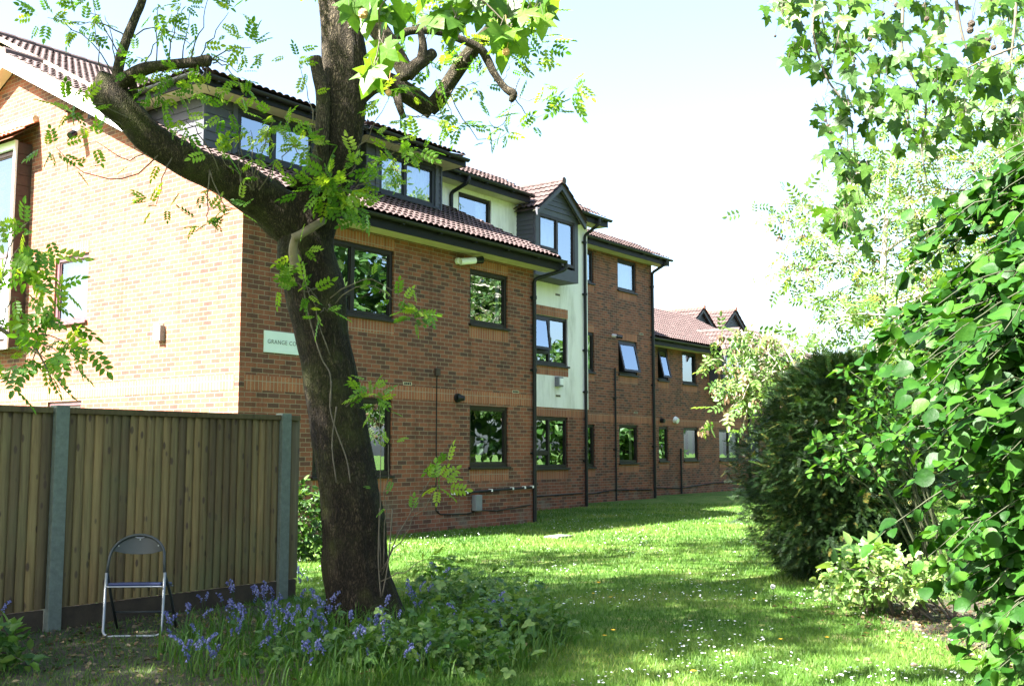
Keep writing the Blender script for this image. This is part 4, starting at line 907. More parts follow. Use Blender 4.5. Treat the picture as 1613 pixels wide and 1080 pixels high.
    for c in [(-5.2,.4,8.4),(-2.2,.6,9.4),(-4.6,1.0,8.2),(-3.2,2.0,8.8),(-.6,1.8,8.4),(.4,.2,9.8),(-1.8,3.2,8.0),(1.2,1.6,8.6),(1.0,-1.6,8.4),(-5.4,-.2,7.6),(-2.6,-.6,10.2),(-.2,3.6,8.4)]:
        q = Vector(c); um.tube(arc(top-Vector((0,0,rng.uniform(0,1.2))), q, .3, .2, 9, .06), [.07*(1-.09*i) for i in range(10)], 8)
        for _ in range(3): e = q+Vector(rng.normal(size=3))*.55; T.spray(e, 26, .62, .30, .5)
    um.build("upper_limb", BARK_T, root, smooth=True)
    T.twig.build("twig", TWIG, root, smooth=True); T.leaves("foliage", ASH, L_ASH, root)
    return root
near_ash()

def crown_tree(name, loc, label, cat, trunk_h, trunk_r, center, radii, nclump, nleaf, leaf, lmat, bark, size, clump_r=.8, twigmat=None, lean=(0,0), group=None, droop=.2, hull=.75, seeds=0, twig_r=.012, limb_r=.5, up=.5, lower=-1.0):
    root = empty(name, loc); tag(root, label, cat, group); mb = MB(); T = Tree(); c = Vector(center)
    top = Vector((lean[0], lean[1], trunk_h)); sp = smooth_path([(0,0,-.1,trunk_r*1.5),(0,0,.3,trunk_r*1.1),(lean[0]*.4,lean[1]*.4,trunk_h*.5,trunk_r*.9),(top.x,top.y,trunk_h,trunk_r*.7),(c.x*.8+top.x*.2,c.y*.8+top.y*.2,c.z+radii[2]*.5,trunk_r*.2)], 8)
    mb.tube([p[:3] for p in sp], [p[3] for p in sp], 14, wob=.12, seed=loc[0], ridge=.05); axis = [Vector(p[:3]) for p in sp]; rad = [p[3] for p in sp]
    mains = []
    for i in range(nclump):
        while True:
            d = Vector(rng.normal(size=3)).normalized()
            if d.z > lower: break
        q = c + Vector((d.x*radii[0], d.y*radii[1], d.z*radii[2]))*(hull + (1-hull)*rng.random() if rng.random() < .75 else rng.uniform(.3, hull))
        cand = [j for j, a in enumerate(axis) if a.z < q.z+.3 and a.z > trunk_h*.45] or [len(axis)//2]
        j = min(cand, key=lambda j: (axis[j]-q).length + .3*abs(axis[j].z-(q.z-1.2)))
        src, r0 = axis[j], min(rad[j]*limb_r, .10)
        if mains and rng.random() < .6:
            mm = min(mains, key=lambda t: (t[0]-q).length)
            if (mm[0]-q).length < (src-q).length: src, r0 = mm[0], mm[1]*.6
        pts = arc(src, q, rng.uniform(-.05,.25)*(q-src).length*.4, rng.uniform(-.15,.15)*(q-src).length, 8, .04*(q-src).length*.3)
        rr = max(r0, twig_r); mb.tube(pts, [rr*(1-.75*t/8) for t in range(9)], 8)
        mains += [(pts[4], rr*.7), (pts[6], rr*.5)]
        for t in range(4):
            e = q + Vector(rng.normal(size=3))*clump_r*.6; e.z -= droop*.5*rng.random(); tp = arc(pts[6+t % 3], e, .08, 0, 5, .02); T.twig.tube(tp, [twig_r*.6*(1-.12*s) for s in range(6)], 5)
            T.spray(e, max(1, nleaf//4), clump_r*.62, size, up, droop)
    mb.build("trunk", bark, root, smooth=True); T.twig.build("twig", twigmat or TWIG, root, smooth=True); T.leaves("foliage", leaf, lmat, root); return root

# off-frame trees on the left that shade the foreground, one sending a branch into the picture
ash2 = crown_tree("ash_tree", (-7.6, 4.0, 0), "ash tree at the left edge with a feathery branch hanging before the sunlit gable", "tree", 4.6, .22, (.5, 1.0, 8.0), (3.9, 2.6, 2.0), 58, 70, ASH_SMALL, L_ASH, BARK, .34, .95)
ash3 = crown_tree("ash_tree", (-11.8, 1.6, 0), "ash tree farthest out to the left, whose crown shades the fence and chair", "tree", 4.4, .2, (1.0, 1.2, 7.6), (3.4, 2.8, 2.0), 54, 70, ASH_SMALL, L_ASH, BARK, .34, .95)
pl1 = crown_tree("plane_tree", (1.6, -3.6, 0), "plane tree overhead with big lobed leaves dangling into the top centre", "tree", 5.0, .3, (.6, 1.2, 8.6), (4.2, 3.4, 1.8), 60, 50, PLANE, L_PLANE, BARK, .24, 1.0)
pl2 = empty("plane_tree", (6.2, 6.6, 0)); tag(pl2, "plane tree on the right with leafy sprays and dark seed balls against the sky", "tree")

def left_branch():
    base = Vector(ash2.location); T = Tree(); D = 5.1
    def Q(u, v, d=0): return at(u, v, D+d)-base
    bm = MB(); start = Vector((.25, .1, 4.1))
    path = [start, Q(-420, 560, .3), Q(-200, 600, .1), Q(-60, 590), Q(0, 500), Q(40, 505), Q(62, 540), Q(82, 598)]
    path = [start] + [Q(-500, 480, .5), Q(-220, 470, .2), Q(-60, 490), Q(20, 530), Q(38, 535), Q(58, 552), Q(82, 597)]
    rr = [.06,.035,.024,.015,.010,.009,.006,.003]
    sp = smooth_path([(*p, r) for p, r in zip(path, rr)], 6); bm.tube([p[:3] for p in sp], [p[3] for p in sp], 8, wob=.1)
    for a, b, s in [((20,530),(115,580),.04),((38,535),(120,555),.05),((-20,505),(40,380),.06),((0,520),(30,470),.05),((-30,500),(15,410),.06),((35,540),(95,570),-.02),((30,530),(80,520),.06),((-40,495),(10,560),-.05),((0,440),(45,350),.05),((58,552),(50,572),0)]:
        tp = arc(Q(*a), Q(*b), s, 0, 6, .006); bm.tube(tp, [.0045*(1-.11*i) for i in range(7)], 6)
    for (u, v, n, sp_) in [(62,390,14,.10),(50,430,11,.12),(22,460,11,.12),(70,455,9,.10),(85,505,12,.10),(55,500,9,.10),(20,500,8,.12),(115,540,8,.08),(95,545,9,.09),(75,560,8,.09),(70,580,4,.06),(10,560,8,.10),(20,585,6,.08),(0,345,6,.08),(5,420,8,.10),(100,570,3,.06),(40,365,8,.09),(-30,470,14,.15),(-40,560,12,.15),(0,610,4,.06),(130,545,5,.06)]:
        p = Q(u, v, rng.uniform(-.15,.15)); T.spray(p, max(2, int(n*.8)), sp_*.92, .125, .5, .5)
    bm.build("low_branch", TWIG, ash2, smooth=True); T.leaves("low_branch_foliage", ASH, L_ASH, ash2)
left_branch()

def plane_hang(root, name, pieces, D, branch, ball=(), size=.15, twig_r=.004, lmat=None):
    base = Vector(root.location); T = Tree(); bm = MB()
    def Q(u, v, d=0): return at(u, v, D+d)-base
    for pts, r in branch:
        sp = smooth_path([(*(Vector(p) if len(p) == 4 and p[3] == 'w' else Q(*p)), 0) for p in [tuple(x) for x in pts]], 6); n = len(sp)
        bm.tube([p[:3] for p in sp], [r*(1-.7*i/n) for i in range(n)], 8)
    for (u, v, n, sp_, dd) in pieces:
        c = Q(u, v, dd); 
        for _ in range(n):
            off = Vector(rng.normal(size=3)); off = off.normalized()*sp_*rng.random()**.6; p = c+off
            d = Vector((rng.normal()*.5, rng.normal()*.5, -.75)) + off.normalized()*.4; nn = Vector((rng.normal()*.6, -.65+rng.normal()*.5, .55+rng.normal()*.3))
            T.leaf(p, d, nn, size*(.65+.7*rng.random()))
            st = p-d.normalized()*.05; T.twig.tube([c+(st-c)*.15, st.lerp(c, .3)+Vector((0,0,.02)), p], [.0022,.0018,.0012], 4)
    bm.build(name+"_branch", TWIG, root, smooth=True); T.twig.build("twig", TWIG, root); T.leaves(name+"_foliage", PLANE, lmat or L_PLANE, root)
    proto = None
    for (u, v, r, fresh, dd) in ball:
        p = Q(u, v, dd)
        if proto is None:
            mb = MB(); n = 12
            for i in range(n):
                pass
            vs = []; fs = []; m_ = 10; k_ = 14
            for i in range(m_+1):
                th = math.pi*i/m_
                for j in range(k_):
                    ph = 2*math.pi*j/k_; rr = 1 + .12*(((i*7+j*13) % 3)-1)
                    vs.append((rr*math.sin(th)*math.cos(ph), rr*math.sin(th)*math.sin(ph), rr*math.cos(th)))
            for i in range(m_):
                for j in range(k_): fs.append((i*k_+j, (i+1)*k_+j, (i+1)*k_+(j+1) % k_, i*k_+(j+1) % k_))
            mb.add(vs, fs)
            stem = [(0,0,1),(.2,.1,3.5),(.0,.3,7)]; mb.tube(stem, .10, 5)
            proto = mb.build("seed_ball", SEED_T if fresh else SEED, root, smooth=False); o = proto
        else:
            o = proto.copy(); COL.objects.link(o); o.parent = root
        o.location = p; o.scale = (r*D/F,)*3; o.rotation_euler = (rng.uniform(-.3,.3), rng.uniform(-.3,.3), rng.uniform(0,6))
plane_hang(pl1, "overhead", [(600,70,3,.05,0),(590,105,3,.05,0),(640,10,4,.11,.1),(690,20,5,.10,0),(720,30,4,.08,-.1),(760,15,6,.13,0),(800,18,5,.10,.1),(838,18,4,.08,0),(700,-14,6,.15,0),(770,-24,8,.2,0),(850,-14,5,.12,0),(560,5,3,.06,0),(585,15,3,.05,.1),(800,45,4,.06,0),(725,8,5,.08,.2)], 5.0,
           [([(700,-400,-3.2),(690,-250,-1.5),(700,-100,-.4),(740,-15),(850,-12)], .016), ([(720,-60,-.1),(640,-20),(600,10),(598,60),(592,95)], .007), ([(740,-15),(770,10),(795,35)], .006)],
           [(572,22,8,1,0),(612,146,5,1,0),(797,82,6,1,0),(798,52,5,1,0)], .135)
rp = []
for _ in range(150):   # right-hand sprays: a mask drawn as rows of (v, u_left, u_right, weight)
    pass
rows = [(10,1222,1640,14),(40,1235,1640,17),(75,1240,1640,17),(110,1260,1640,16),(145,1290,1640,15),(175,1340,1640,11),(205,1350,1640,8),(165,1285,1345,3),(185,1290,1400,6),(235,1290,1330,2),(260,1335,1352,2),(285,1338,1350,1),(215,1450,1470,3),(240,1330,1345,2),(330,1310,1345,4),(345,1318,1335,3),(370,1350,1362,2),(-20,1215,1640,16),(-55,1220,1660,16),(120,1480,1640,6),(90,1240,1265,2)]
for v, a, b, n in rows:
    for _ in range(n): rp.append((rng.uniform(a, b), v+rng.normal()*9, rng.integers(4, 8), .15, rng.uniform(-.9, 1.3)))
balls = [(1253,22,2.2,0,0),(1221,57,2.2,0,0),(1304,200,4.5,0,0),(1307,211,5,0,0),(1282,200,2.5,0,0),(1290,52,2.5,0,0),(1327,48,5,0,0),(1335,80,6,0,0),(1338,88,5,0,0),(1358,346,4,0,0),(1429,175,2.5,0,0),(1430,186,2.5,0,0),(1345,104,3,0,0),(1567,128,5.5,0,0),(1530,38,6,0,0),(1528,48,5.5,0,0),(1557,62,5,0,0),(1522,186,3.5,0,0),(1475,140,4,0,0),(1390,22,4,0,0),(1412,8,4,0,0),(1370,62,4,0,0),(1470,160,3,0,0),(1300,190,2.5,0,0),(1328,282,2.5,0,0),(1337,297,2.5,0,0),(1460,30,4,0,0),(1565,75,4.5,0,0)]
plane_hang(pl2, "hanging", rp, 8.3, [([(1285,-60),(1283,10),(1281,50),(1290,90),(1305,128),(1325,155),(1332,175),(1335,240),(1322,290)], .013), ([(1420,-80),(1422,20),(1420,70),(1432,110),(1458,160),(1452,230),(1460,290)], .016), ([(1335,150),(1345,230),(1352,300),(1362,345)], .006), ([(1500,-80),(1510,30),(1530,100)], .02), ([(1600,-60),(1600,20),(1590,110)], .02), ([(1236,-60),(1232,10),(1228,35)], .005), ([(1325,5),(1320,60),(1300,150)], .006), ([(1640,60),(1560,90),(1500,120)], .012)], balls, .104, lmat=L_PLANE_D)
mb = MB(); sp = smooth_path([(0,0,-.1,.42),(0,0,.4,.32),(-.1,0,2.5,.27),(-.3,.3,5,.22),(-1.0,.9,7.2,.13),(-1.8,1.6,8.6,.05)], 8); mb.tube([p[:3] for p in sp], [p[3] for p in sp], 18, wob=.12, ridge=.05)
for q in ((-2.6,1.5,5.9),(-3.2,1.7,5.6),(-2.0,1.8,6.0),(-1.2,2.0,5.8),(-3.8,1.7,5.8),(1.5,1.2,7.5),(.8,-2,7.4)):
    mb.tube(arc((-.3,.3,5.0), q, .5, 0, 9, .03), [.09*(1-.08*i) for i in range(10)], 10)
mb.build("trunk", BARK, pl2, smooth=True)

# background pale ash trees beyond the lawn
bk = [((8.4, 24.5, 0), 3.2, .17, (.5, 0, 6.0), (2.9, 2.6, 3.9), 70, 28, "pale leaved ash tree behind the yew with bare whitish branches"),
      ((12.6, 25.5, 0), 3.6, .22, (0, 0, 7.4), (3.4, 3.0, 4.8), 72, 34, "taller pale ash tree behind the round leaved shrub on the right"),
      ((5.7, 19.0, 0), 1.6, .055, (-1.1, 0, 2.9), (1.1, .8, .95), 20, 18, "young ash sapling with brown seed keys in front of the far bay window"),
      ((17.5, 25.0, 0), 4, .25, (0, 0, 7.0), (4.0, 3.6, 4.4), 40, 40, "bushy pale ash tree past the right edge of the lawn")]
backs = []
for loc, th, tr, c, r, nc, nl, lab in bk:
    backs.append(crown_tree("ash_tree", loc, lab, "tree", th, tr, c, r, nc, nl, ASH_SMALL, L_BACK, TWIG_P, .34 if th > 2 else .28, .70 if th > 2 else .42, TWIG_P, droop=.35, hull=.55, twig_r=.016, limb_r=.55, up=.3))
for t in backs[:3]:   # bunches of dry seed keys
    f = [c for c in t.children if c.name.startswith("foliage")][0]; co = np.empty(len(f.data.vertices)*3); f.data.vertices.foreach_get("co", co); co = co.reshape(-1, 3)
    sel = co[rng.choice(len(co), 70 if t is not backs[2] else 40)]; P_ = []; Dd = []
    for p in sel:
        for _ in range(9): P_.append(p+rng.normal(size=3)*.045); Dd.append((rng.normal()*.25, rng.normal()*.25, -1))
    inst("seed_keys", OVAL, np.array(P_), np.array(Dd), rng.normal(size=(len(P_), 3)), .10, L_DRY, t)["kind"] = "stuff"

# dense evergreen row past the right edge, what the window panes mirror
for loc, r, h, mt, lab in [((13.8, 19.0, 0), (2.7, 3.2, 4.9), 6.0, L_HERB, "dark broadleaf tree hidden behind the round leaved shrub"), ((15.5, 13.2, 0), (2.8, 3.0, 4.6), 5.6, L_DARK, "tall broadleaf tree far past the right edge of the picture"), ((11.8, 11.6, 0), (1.8, 1.8, 1.9), 2.3, L_HERB, "low broadleaf tree nearest the yew, past the right edge"), ((16.2, 23.5, 0), (2.8, 2.8, 4.4), 5.4, L_DARK, "glossy dark evergreen tree behind the taller pale ash"), ((18.5, 27.0, 0), (3.2, 2.8, 3.8), 4.6, L_HERB, "large broadleaf tree at the far end of the lawn on the right"), ((13.6, 33, 0), (2.6, 2.4, 2.4), 2.9, L_HERB, "broadleaf tree opposite the far end of the brick block"), ((18.5, 37, 0), (3.4, 3, 3.2), 3.8, L_DARK, "broad evergreen tree farthest away beyond the lawn"), ((15.8, 38.5, 0), (2.2, 2.0, 2.3), 2.6, L_HERB, "round broadleaf tree beyond the last wing of the block"), ((21.0, 41.5, 0), (3.0, 2.6, 3.0), 3.4, L_HERB, "pair tree closing the far corner of the garden"), ((18.5, 17.5, 0), (2.6, 2.4, 3.8), 4.6, L_HERB, "second row broadleaf tree far past the right edge")]:
    crown_tree("broadleaf_tree", loc, lab, "tree", h*.5, .18, (0,0,h), r, 52, 84, OVAL, mt, BARK, .34, .85, droop=.2, hull=.6)

# --- yew bush
def yew():
    base = Vector((3.76, 12.3, 0)); root = empty("yew_bush", base); tag(root, "dark rounded yew bush standing on the edge of the lawn", "bush")
    mb = MB(); prof = [(0,.40),(.2,.66),(.45,.92),(.9,1.02),(1.5,1.02),(1.9,.88),(2.2,.64),(2.42,.34),(2.52,.1)]
    zs = [p[0] for p in prof]; rs = [p[1] for p in prof]; n = 26000; pos = []; dr = []; nr = []; 
    while len(pos) < n:
        z = rng.uniform(.06, 2.5); a = rng.uniform(0, 2*math.pi); R = np.interp(z, zs, rs)*(1+.30*noise.noise(Vector((math.cos(a)*1.8, math.sin(a)*1.8, z*1.9)))+.24*noise.noise(Vector((math.cos(a)*5, math.sin(a)*5, z*5))))
        t = 1-.45*rng.random()**2.2; p = np.array([R*t*math.cos(a)*1.02, R*t*math.sin(a), z]); 
        if noise.noise(Vector(p*2.6)) < -.38 and rng.random() < .5: continue
        pos.append(p); o = np.array([math.cos(a), math.sin(a), .15+.5*(z-1.2)/1.4]); dr.append(o+rng.normal(size=3)*.45+np.array([0,0,-.15])); nr.append(np.array([0,0,1.0])+o*.5+rng.normal(size=3)*.4)
    pos = np.array(pos); inst("foliage", YEW, pos, np.array(dr), np.array(nr), rng.uniform(.07,.13,n)*np.where(rng.random(n)<.08,1.9,1), L_YEW, root)
    n2 = 5000; a = rng.uniform(0, 6.28, n2); z = rng.uniform(.05, 2.4, n2); R = np.interp(z, zs, rs)*rng.uniform(.3, .74, n2)
    inst("inner_foliage", YEW, np.stack([R*np.cos(a), R*np.sin(a), z], 1), randdir(n2, .1), randdir(n2, .5), rng.uniform(.18, .30, n2), L_YEW, root)
    for k in range(9):
        a = rng.uniform(0, 6.28); z = rng.uniform(.5, 2.2); R = np.interp(z, zs, rs)*.6; mb.tube(arc((rng.normal()*.08, rng.normal()*.08, 0), (R*math.cos(a), R*math.sin(a), z), .1, .1, 7, .03), [.035*(1-.11*i) for i in range(8)], 7)
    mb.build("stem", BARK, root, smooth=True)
yew()
# leafy shrub sprays poking out beside the yew
def leafy(name, loc, label, pts, leaf, mat, size, per, D, spread, cat="shrub", stems=(), tm=TWIG):
    root = empty(name, loc); tag(root, label, cat); base = Vector(loc); T = Tree(); bm = MB()
    for (u, v, dd) in pts:
        q = at(u, v, D+dd)-base; q.z = max(q.z, .05)
        s0 = Vector((rng.normal()*.12, rng.normal()*.12, 0)); tp = arc(s0, q, .15*q.length, .05, 8, .015); bm.tube(tp, [.012*(1-.1*i) for i in range(9)], 6)
        T.spray(q, per, spread, size, .6)
        for i in (5, 6, 7): T.spray(tp[i], per//3, spread*.8, size, .5)
    for a, b in stems: bm.tube(arc(a, b, 0, .05, 8, .02), [.016*(1-.06*i) for i in range(9)], 7)
    bm.build("stem", tm, root, smooth=True); T.leaves("foliage", leaf, mat, root); return root
leafy("leafy_shrub", (4.35, 11.0, 0), "bright leafy shrub leaning across the yew", [(u, v, rng.uniform(-.4,.3)) for u, v in [(1290,735),(1300,700),(1320,690),(1340,670),(1360,660),(1385,650),(1330,720),(1400,640),(1370,640),(1350,610),(1390,600),(1340,585),(1400,690)]], OVAL, L_SHRUB_L, .10, 15, 10.4, .17, tm=TWIG_D)
leafy("pale_weed", (3.6, 9.4, 0), "pale flowering weeds in dry litter at the foot of the yew", [(u, v, rng.uniform(-.5,.5)) for u, v in [(1330,905),(1350,890),(1370,875),(1400,900),(1430,905),(1420,925),(1380,930),(1340,930),(1450,915),(1470,900),(1310,915),(1445,935)]], TREFOIL, L_WEED, .075, 30, 9.5, .20, "plant")
leafy("broad_weed", (3.35, 9.7, 0), "broad leaved green weed growing under the yew", [(u, v, rng.uniform(-.3,.3)) for u, v in [(1370,862),(1340,870),(1390,865),(1355,885),(1325,895)]], OVAL, L_HERB, .17, 9, 9.7, .12, "plant")
leafy("small_laurel", (-2.95, 14.2, 0), "small bushy shrub between the fence end and the leaning trunk", [(u, v, rng.uniform(-.3,.3)) for u, v in [(480,770),(495,785),(505,810),(475,800),(490,830),(505,845),(480,850),(515,790),(525,830),(530,860),(478,870),(500,875),(460,830),(470,780)]], OVAL, L_DARK, .10, 22, 14.2, .17)
leafy("ground_herb", (-3.65, 7.1, 0), "green nettle clump at the bottom left corner of the picture", [(u, v, rng.uniform(-.2,.2)) for u, v in [(5,990),(20,1005),(10,1020),(35,1040),(15,1045),(0,1010),(28,1025),(-20,1000),(-40,1030)]], OVAL, L_HERB, .085, 12, 7.2, .09, "plant")

# --- big round-leaved shrub in the right foreground
def round_shrub():
    base = Vector((2.80, 3.75, 0)); root = empty("round_leaved_shrub", base); tag(root, "big glossy round leaved shrub filling the right foreground", "shrub")
    zs = [0,.4,.72,1.0,1.2,1.4,1.6,1.9,2.15,2.4,2.6,2.8]; rs = [1.0,1.1,1.2,1.32,1.38,1.45,1.48,1.44,1.30,1.05,.75,.3]
    pos = []; dr = []; nr = []; bm = MB()
    for k in range(900):
        z = rng.uniform(.35, 2.7); a = math.pi + rng.normal()*.9 + .35; R = np.interp(z, zs, rs)*(1+.26*noise.noise(Vector((a*2.4, z*2.6, 3.3))))*(.62+.38*rng.random()**.6)
        tip = Vector((R*math.cos(a), R*math.sin(a), z)); out = Vector((math.cos(a), math.sin(a), 0)); st = tip-out*rng.uniform(.35,.6)+Vector((0,0,rng.uniform(.08,.28)))
        pts = arc(st, tip, .05, rng.uniform(-.06,.06), 8, .006); bm.tube(pts, [.0042*(1-.09*i) for i in range(9)], 5)
        nl = int(rng.integers(14, 22))
        for i in range(nl):
            t = i/(nl-1); j = t*8; i0 = min(7, int(j)); p = pts[i0].lerp(pts[i0+1], j-i0); sd = (-1)**i
            ax = (pts[i0+1]-pts[i0]).normalized(); s = ax.cross(Vector((0,0,1))).normalized()*sd
            d = s*.8+ax*.55+Vector((0,0,-.22))+Vector(rng.normal(size=3))*.34; nn = Vector((-.25,-.2,.9))+out*.25+Vector(rng.normal(size=3))*.5
            pos.append(tuple(p+d.normalized()*.022)); dr.append(tuple(d)); nr.append(tuple(nn))
    n = len(pos); inst("foliage", ROUND, pos, dr, nr, rng.uniform(.034,.076,n)*rng.uniform(.85,1.1,n), L_SHRUB, root, smooth=True)
    for k in range(22):
        a = math.pi+rng.normal()*.9; z = rng.uniform(.7,2.6); R = np.interp(z, zs, rs)*.7; bm.tube(arc((rng.normal()*.15, rng.normal()*.15, 0), (R*math.cos(a), R*math.sin(a), z), .25, .1, 9, .02), [.02*(1-.09*i) for i in range(10)], 7)
    bm.build("stem", TWIG_D, root, smooth=True)
    # the shaded heart of the shrub: older leaves behind the outer sprays
    n = 7000; a = math.pi+rng.normal(size=n)*1.2; z = rng.uniform(.05, 2.6, n); R = np.interp(z, zs, rs)*rng.uniform(.35,.82,n); 
    inst("inner_foliage", ROUND, np.stack([R*np.cos(a), R*np.sin(a), z], 1), randdir(n, -.3), randdir(n, 1.0), rng.uniform(.05,.08,n), L_SHRUB, root)
round_shrub()

# ------------------------------------------------------------------ lawn growth
def in_blob(x, y, cx, cy, rx, ry): return ((x-cx)/rx)**2+((y-cy)/ry)**2
def grass():
    # blades: dense near the camera, thinning with distance, none under the building
    N_ = 260000; D = 5.6+ (30-5.6)*rng.random(N_)**2.1; hw_ = .50; u = rng.uniform(-hw_, hw_, N_); x = u*D; y = D
    lx = (x-C2.x)*A2.x+(y-C2.y)*A2.y; ly = -(x-C2.x)*A2.y+(y-C2.y)*A2.x
    front_y = np.where(lx < 7.6, 0, np.where(lx < 13.6, 2.6, np.where(lx < 19.1, 3.7, 4.7)))
    ok = ~((lx > -.05) & (ly > front_y-.05)) & (x > -9)
    soil = in_blob(x, y, -3.3, 7.6, 2.0, 2.9) < .95; lit = in_blob(x, y, 4.1, 8.9, .95, 1.6) < .95
    ok &= ~(soil & (rng.random(N_) < .62)) & ~(lit & (rng.random(N_) < .82))
    x, y, D = x[ok], y[ok], D[ok]; n = len(x)
    h = rng.uniform(.022,.055,n)*(1+.5*(rng.random(n) < .04)); h *= np.where(D > 14, 1.15, 1)
    wd = .0032*np.clip(D/7, 1, 3.2); a = rng.uniform(0, 2*math.pi, n); lean = rng.normal(size=(n,2))*.45
    b = np.stack([x, y, np.zeros(n)], 1); s = np.stack([np.cos(a)*wd, np.sin(a)*wd, np.zeros(n)], 1); tip = b+np.stack([lean[:,0]*h, lean[:,1]*h, h], 1)
    co = np.stack([b-s, b+s, tip], 1).reshape(-1, 3); patch = np.array([.5+.9*noise.noise(Vector((px*.7, py*.7, 0))) for px, py in zip(x, y)])
    r = np.clip(patch*.6+.4*rng.random(n)-.1, 0, 1)
    o = raw_mesh("lawn_grass", co, np.arange(3*n), np.arange(n)*3, L_GRASS, None, np.repeat(r, 3)); tag(o, "short mown grass with clover across the lawn", "grass", kind="stuff")
grass()
def daisies():
    V, Ff = [(0,0,.003)], []
    for i in range(8): a = 2*math.pi*i/8; V.append((math.cos(a)*.5, math.sin(a)*.5, .0))
    Ff = [(0, 1+i, 1+(i+1) % 8) for i in range(8)]
    P_ = []
    tries = 0
    while len(P_) < 2300 and tries < 60000:
        tries += 1; D = 6.6+(26-6.6)*rng.random()**1.2; x = rng.uniform(-.22,.44)*D; y = D
        if noise.noise(Vector((x*.8, y*.8, 4.2)))+.45*noise.noise(Vector((x*2.5, y*2.5, 1))) < .08: continue
        lx = (x-C2.x)*A2.x+(y-C2.y)*A2.y; ly = -(x-C2.x)*A2.y+(y-C2.y)*A2.x
        if ly > (0 if lx < 7.6 else 2.6 if lx < 13.6 else 3.6)-.2: continue
        if in_blob(x, y, -1.0, 8.0, 1.7, 1.7) < 1 or in_blob(x, y, 4.1, 8.9, 1.0, 1.7) < 1: continue
        P_.append((x, y, rng.uniform(.035,.06)))
    n = len(P_); o = inst("daisies", (V, Ff), P_, randdir(n)*np.array([1,1,.15]), randdir(n, 2.2), rng.uniform(.010,.021,n), PETAL_W)
    tag(o, "tiny white daisies scattered through the lawn", "daisies", kind="stuff")
daisies()
def dandelions():
    mb = MB()
    for k in range(26):
        a = k*2.4; r = .004+.018*k/26; mb.add([(math.cos(a-.25)*.004,math.sin(a-.25)*.004,.003),(math.cos(a-.2)*r,math.sin(a-.2)*r,.012-.2*r),(math.cos(a+.2)*r,math.sin(a+.2)*r,.012-.2*r)], [(0,1,2)])
    hd = None
    for i, (u, v) in enumerate([(1230,1018),(1303,1015),(1188,952),(1092,1070),(966,1003),(935,943),(962,949),(1422,1025),(943,925),(952,1012),(1060,905)]):
        if hd is None:
            hd = mb.build("flower_head", PETAL_Y, None); r0 = empty("dandelion"); hd.parent = r0; hd.location = (0,0,.05)
            st = MB(); st.tube([(0,0,0),(.003,0,.05)], .0025, 5); st.build("stalk", L_HERB, r0); root = r0
        else: root = copy_tree(r0)
        p = at(u, v, 8); k = EYE/(EYE-p.z); root.location = (p.x*k, p.y*k, 0); root.rotation_euler.z = i
        tag(root, "yellow dandelion flower open in the daisy lawn", "flower", "dandelions in the lawn")
dandelions()
def clock():
    p = at(1218, 948, 8); k = EYE/(EYE-p.z); r = empty("dandelion_clock", (p.x*k, p.y*k, 0)); tag(r, "white dandelion seed clock on a tall stalk in the lawn", "flower")
    m = MB(); m.tube([(0,0,0),(.005,0,.13)], .003, 6); m.build("stalk", L_HERB, r)
    n = 90; d = randdir(n); inst("seed_head", OVAL, np.array([0,0,.145])+d*.004, d, randdir(n), .022, PETAL_W, r)
clock()
p = at(880, 846, 8); k = EYE/(EYE-p.z); dc = empty("drain_cover", (p.x*k, p.y*k, .0), ANG); tag(dc, "small grey drain cover lying flush in the shaded grass", "drain cover")
m = MB(); m.box(-.22, .22, -.15, .15, -.01, .03); m.build("concrete_frame", CONCRETE, dc, bevel=.006); m = MB(); m.box(-.18, .18, -.11, .11, .031, .038); m.build("lid", GREY_PL, dc, bevel=.004)

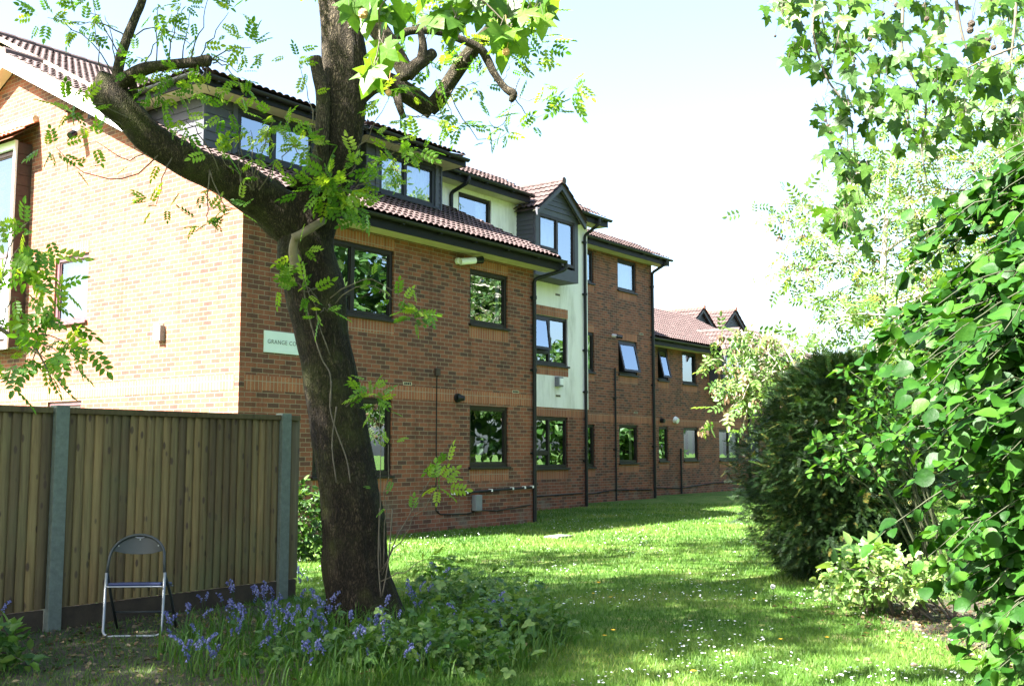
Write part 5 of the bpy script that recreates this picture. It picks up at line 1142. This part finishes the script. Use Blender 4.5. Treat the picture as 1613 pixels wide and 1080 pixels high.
# bed round the trunk: long grass, bramble, bluebells
def bed():
    n = 5200; cx, cy, rx, ry = -1.05, 8.15, 1.5, 1.6
    a = rng.uniform(0, 2*math.pi, n); q = np.sqrt(rng.random(n)); x = cx+rx*q*np.cos(a); y = cy+ry*q*np.sin(a); g = rng.random(n) < .5+.5*(1-q); x, y = x[g], y[g]; n = len(x)
    h = rng.uniform(.06,.24,n)*(.6+.5*rng.random(n)); d = rng.uniform(0, 2*math.pi, n); b = rng.uniform(.2,1.2,n)*h; w_ = rng.uniform(.003,.0065,n); co = []
    sx, sy = -np.sin(d)*w_, np.cos(d)*w_; segs = [(0,0,1), (.25,.55,.9), (.6,.88,.65), (1.0,.98,.05)]
    rows_ = []
    for (f, hh, ww) in segs:
        px, py, pz = x+np.cos(d)*b*f, y+np.sin(d)*b*f, h*hh; rows_ += [np.stack([px-sx*ww, py-sy*ww, pz], 1), np.stack([px+sx*ww, py+sy*ww, pz], 1)]
    co = np.stack(rows_, 1).reshape(-1, 3); base = np.arange(n)*8; fl = np.array([0,1,3,2, 2,3,5,4, 4,5,7,6]); loops = (base[:, None]+fl[None]).ravel(); st = np.arange(n*3)*4
    o = raw_mesh("long_grass", co, loops, st, L_GRASS, None, np.repeat(np.clip(rng.normal(.22,.2,n),0,1), 8)); tag(o, "long grass and bluebell leaves round the foot of the trunk", "grass", kind="stuff")
    # bramble and ground ivy
    P_ = []; 
    for (u, v, k_, s_) in [(760,960,300,.42),(800,1000,280,.40),(720,1010,220,.38),(690,950,140,.3),(840,1010,140,.28),(640,1040,120,.3),(740,1050,200,.35),(560,960,60,.25),(520,1040,50,.35),(600,1045,70,.35),(440,1045,40,.3),(700,910,60,.25)]:
        c = at(u, v, 8); kk = EYE/(EYE-c.z); c = c*1; cxx, cyy = c.x*kk, c.y*kk
        for _ in range(k_): P_.append((cxx+rng.normal()*s_*.5, cyy+rng.normal()*s_*.6, abs(rng.normal())*.13+.03))
    n = len(P_); o = inst("bramble_patch", TREFOIL, P_, randdir(n)*np.array([1,1,.4]), randdir(n, 1.4), rng.uniform(.05,.10,n), L_HERB); tag(o, "low bramble and ground ivy to the right of the trunk", "ground cover", kind="stuff")
    # litter on the soil
    n = 1500; x = rng.normal(-3.0, 1.0, n); y = rng.uniform(6.0, 9.6, n); P_ = np.stack([x, y, rng.uniform(.008,.02,n)], 1); x2 = rng.normal(3.9,.6,1500); y2 = rng.normal(9.0,.9,1500); P_ = np.concatenate([P_, np.stack([x2, y2, rng.uniform(.01,.03,1500)], 1), np.stack([rng.normal(-1.0,.5,500), rng.normal(8.1,.5,500), rng.uniform(.01,.05,500)], 1)])
    n = len(P_); o = inst("fallen_leaves", OVAL, P_, randdir(n)*np.array([1,1,.2]), randdir(n, 1.2), rng.uniform(.02,.06,n), L_DRY); tag(o, "dry brown fallen leaves lying on the soil", "fallen leaves", kind="stuff")
bed()
def bluebells():
    bell = []
    V = []; Ff = []
    for i in range(6):
        a = 2*math.pi*i/6; c, s = math.cos(a), math.sin(a); t = np.array([-s, c, 0])*.0042; o = np.array([c, s, 0]); b = len(V)
        V += [tuple(o*.003+t*.6), tuple(o*.003-t*.6), tuple(o*.0075-t+np.array([0,0,-.011])), tuple(o*.0075+t+np.array([0,0,-.011])), tuple(o*.012+np.array([0,0,-.017]))]; Ff += [(b,b+1,b+2,b+3), (b+3,b+2,b+4)]
    protos = []
    for k in range(4):
        r = empty("bluebell"); H = .26+.05*k; m = MB(); lean = .03+.02*k; pts = [(0,0,0),(lean*.2,0,H*.5),(lean*.6,0,H*.85),(lean*1.4,0,H)]; sp = smooth_path([(*p,0) for p in pts], 5); m.tube([p[:3] for p in sp], .0028, 5); m.build("stalk", L_HERB, r)
        nb = 9+2*k; P_ = []; 
        for i in range(nb):
            t = .58+.42*i/(nb-1); j = t*(len(sp)-1); q = sp[min(int(j), len(sp)-1)]; a = i*2.4; P_.append((q[0]+math.cos(a)*.012, q[1]+math.sin(a)*.012, q[2]+.004))
        inst("flower_bells", (V, Ff), P_, np.tile([1.0,0,0], (nb,1))+rng.normal(size=(nb,3))*.15, np.tile([0,0,1.0], (nb,1))+rng.normal(size=(nb,3))*.45, rng.uniform(.9,1.35,nb), PETAL_B, r); protos.append(r)
    spots = []
    for (u, v, n, su, sv) in [(420,960,22,60,14),(470,985,16,50,16),(350,985,12,40,16),(520,960,8,20,10),(440,1010,12,60,14),(600,985,12,20,12),(560,1020,8,40,14),(310,1050,4,20,10),(660,945,8,18,12),(685,905,6,14,6),(790,960,7,35,10),(740,985,6,50,12),(400,945,10,40,6),(640,1035,4,40,12),(265,1000,3,10,8),(330,1040,6,30,16),(490,1040,6,40,14),(0,985,2,8,6),(480,905,5,10,6),(320,950,2,4,3)]:
        for _ in range(max(2, int(n*1.05))): spots.append((u+rng.normal()*su*.6, v+rng.normal()*sv*.6+26))
    for i, (u, v) in enumerate(spots):
        p = at(u, v, 8); kk = EYE/(EYE-p.z); r = protos[i] if i < 4 else copy_tree(protos[i % 4])
        r.location = (p.x*kk, p.y*kk, 0); r.rotation_euler = (rng.normal()*.10, rng.normal()*.10, rng.uniform(0,6.28)); s_ = rng.uniform(.48,.82); r.scale = (s_,)*3
        tag(r, "violet blue bluebell in flower round the foot of the leaning trunk", "flower", "bluebells round the ash trunk")
bluebells()
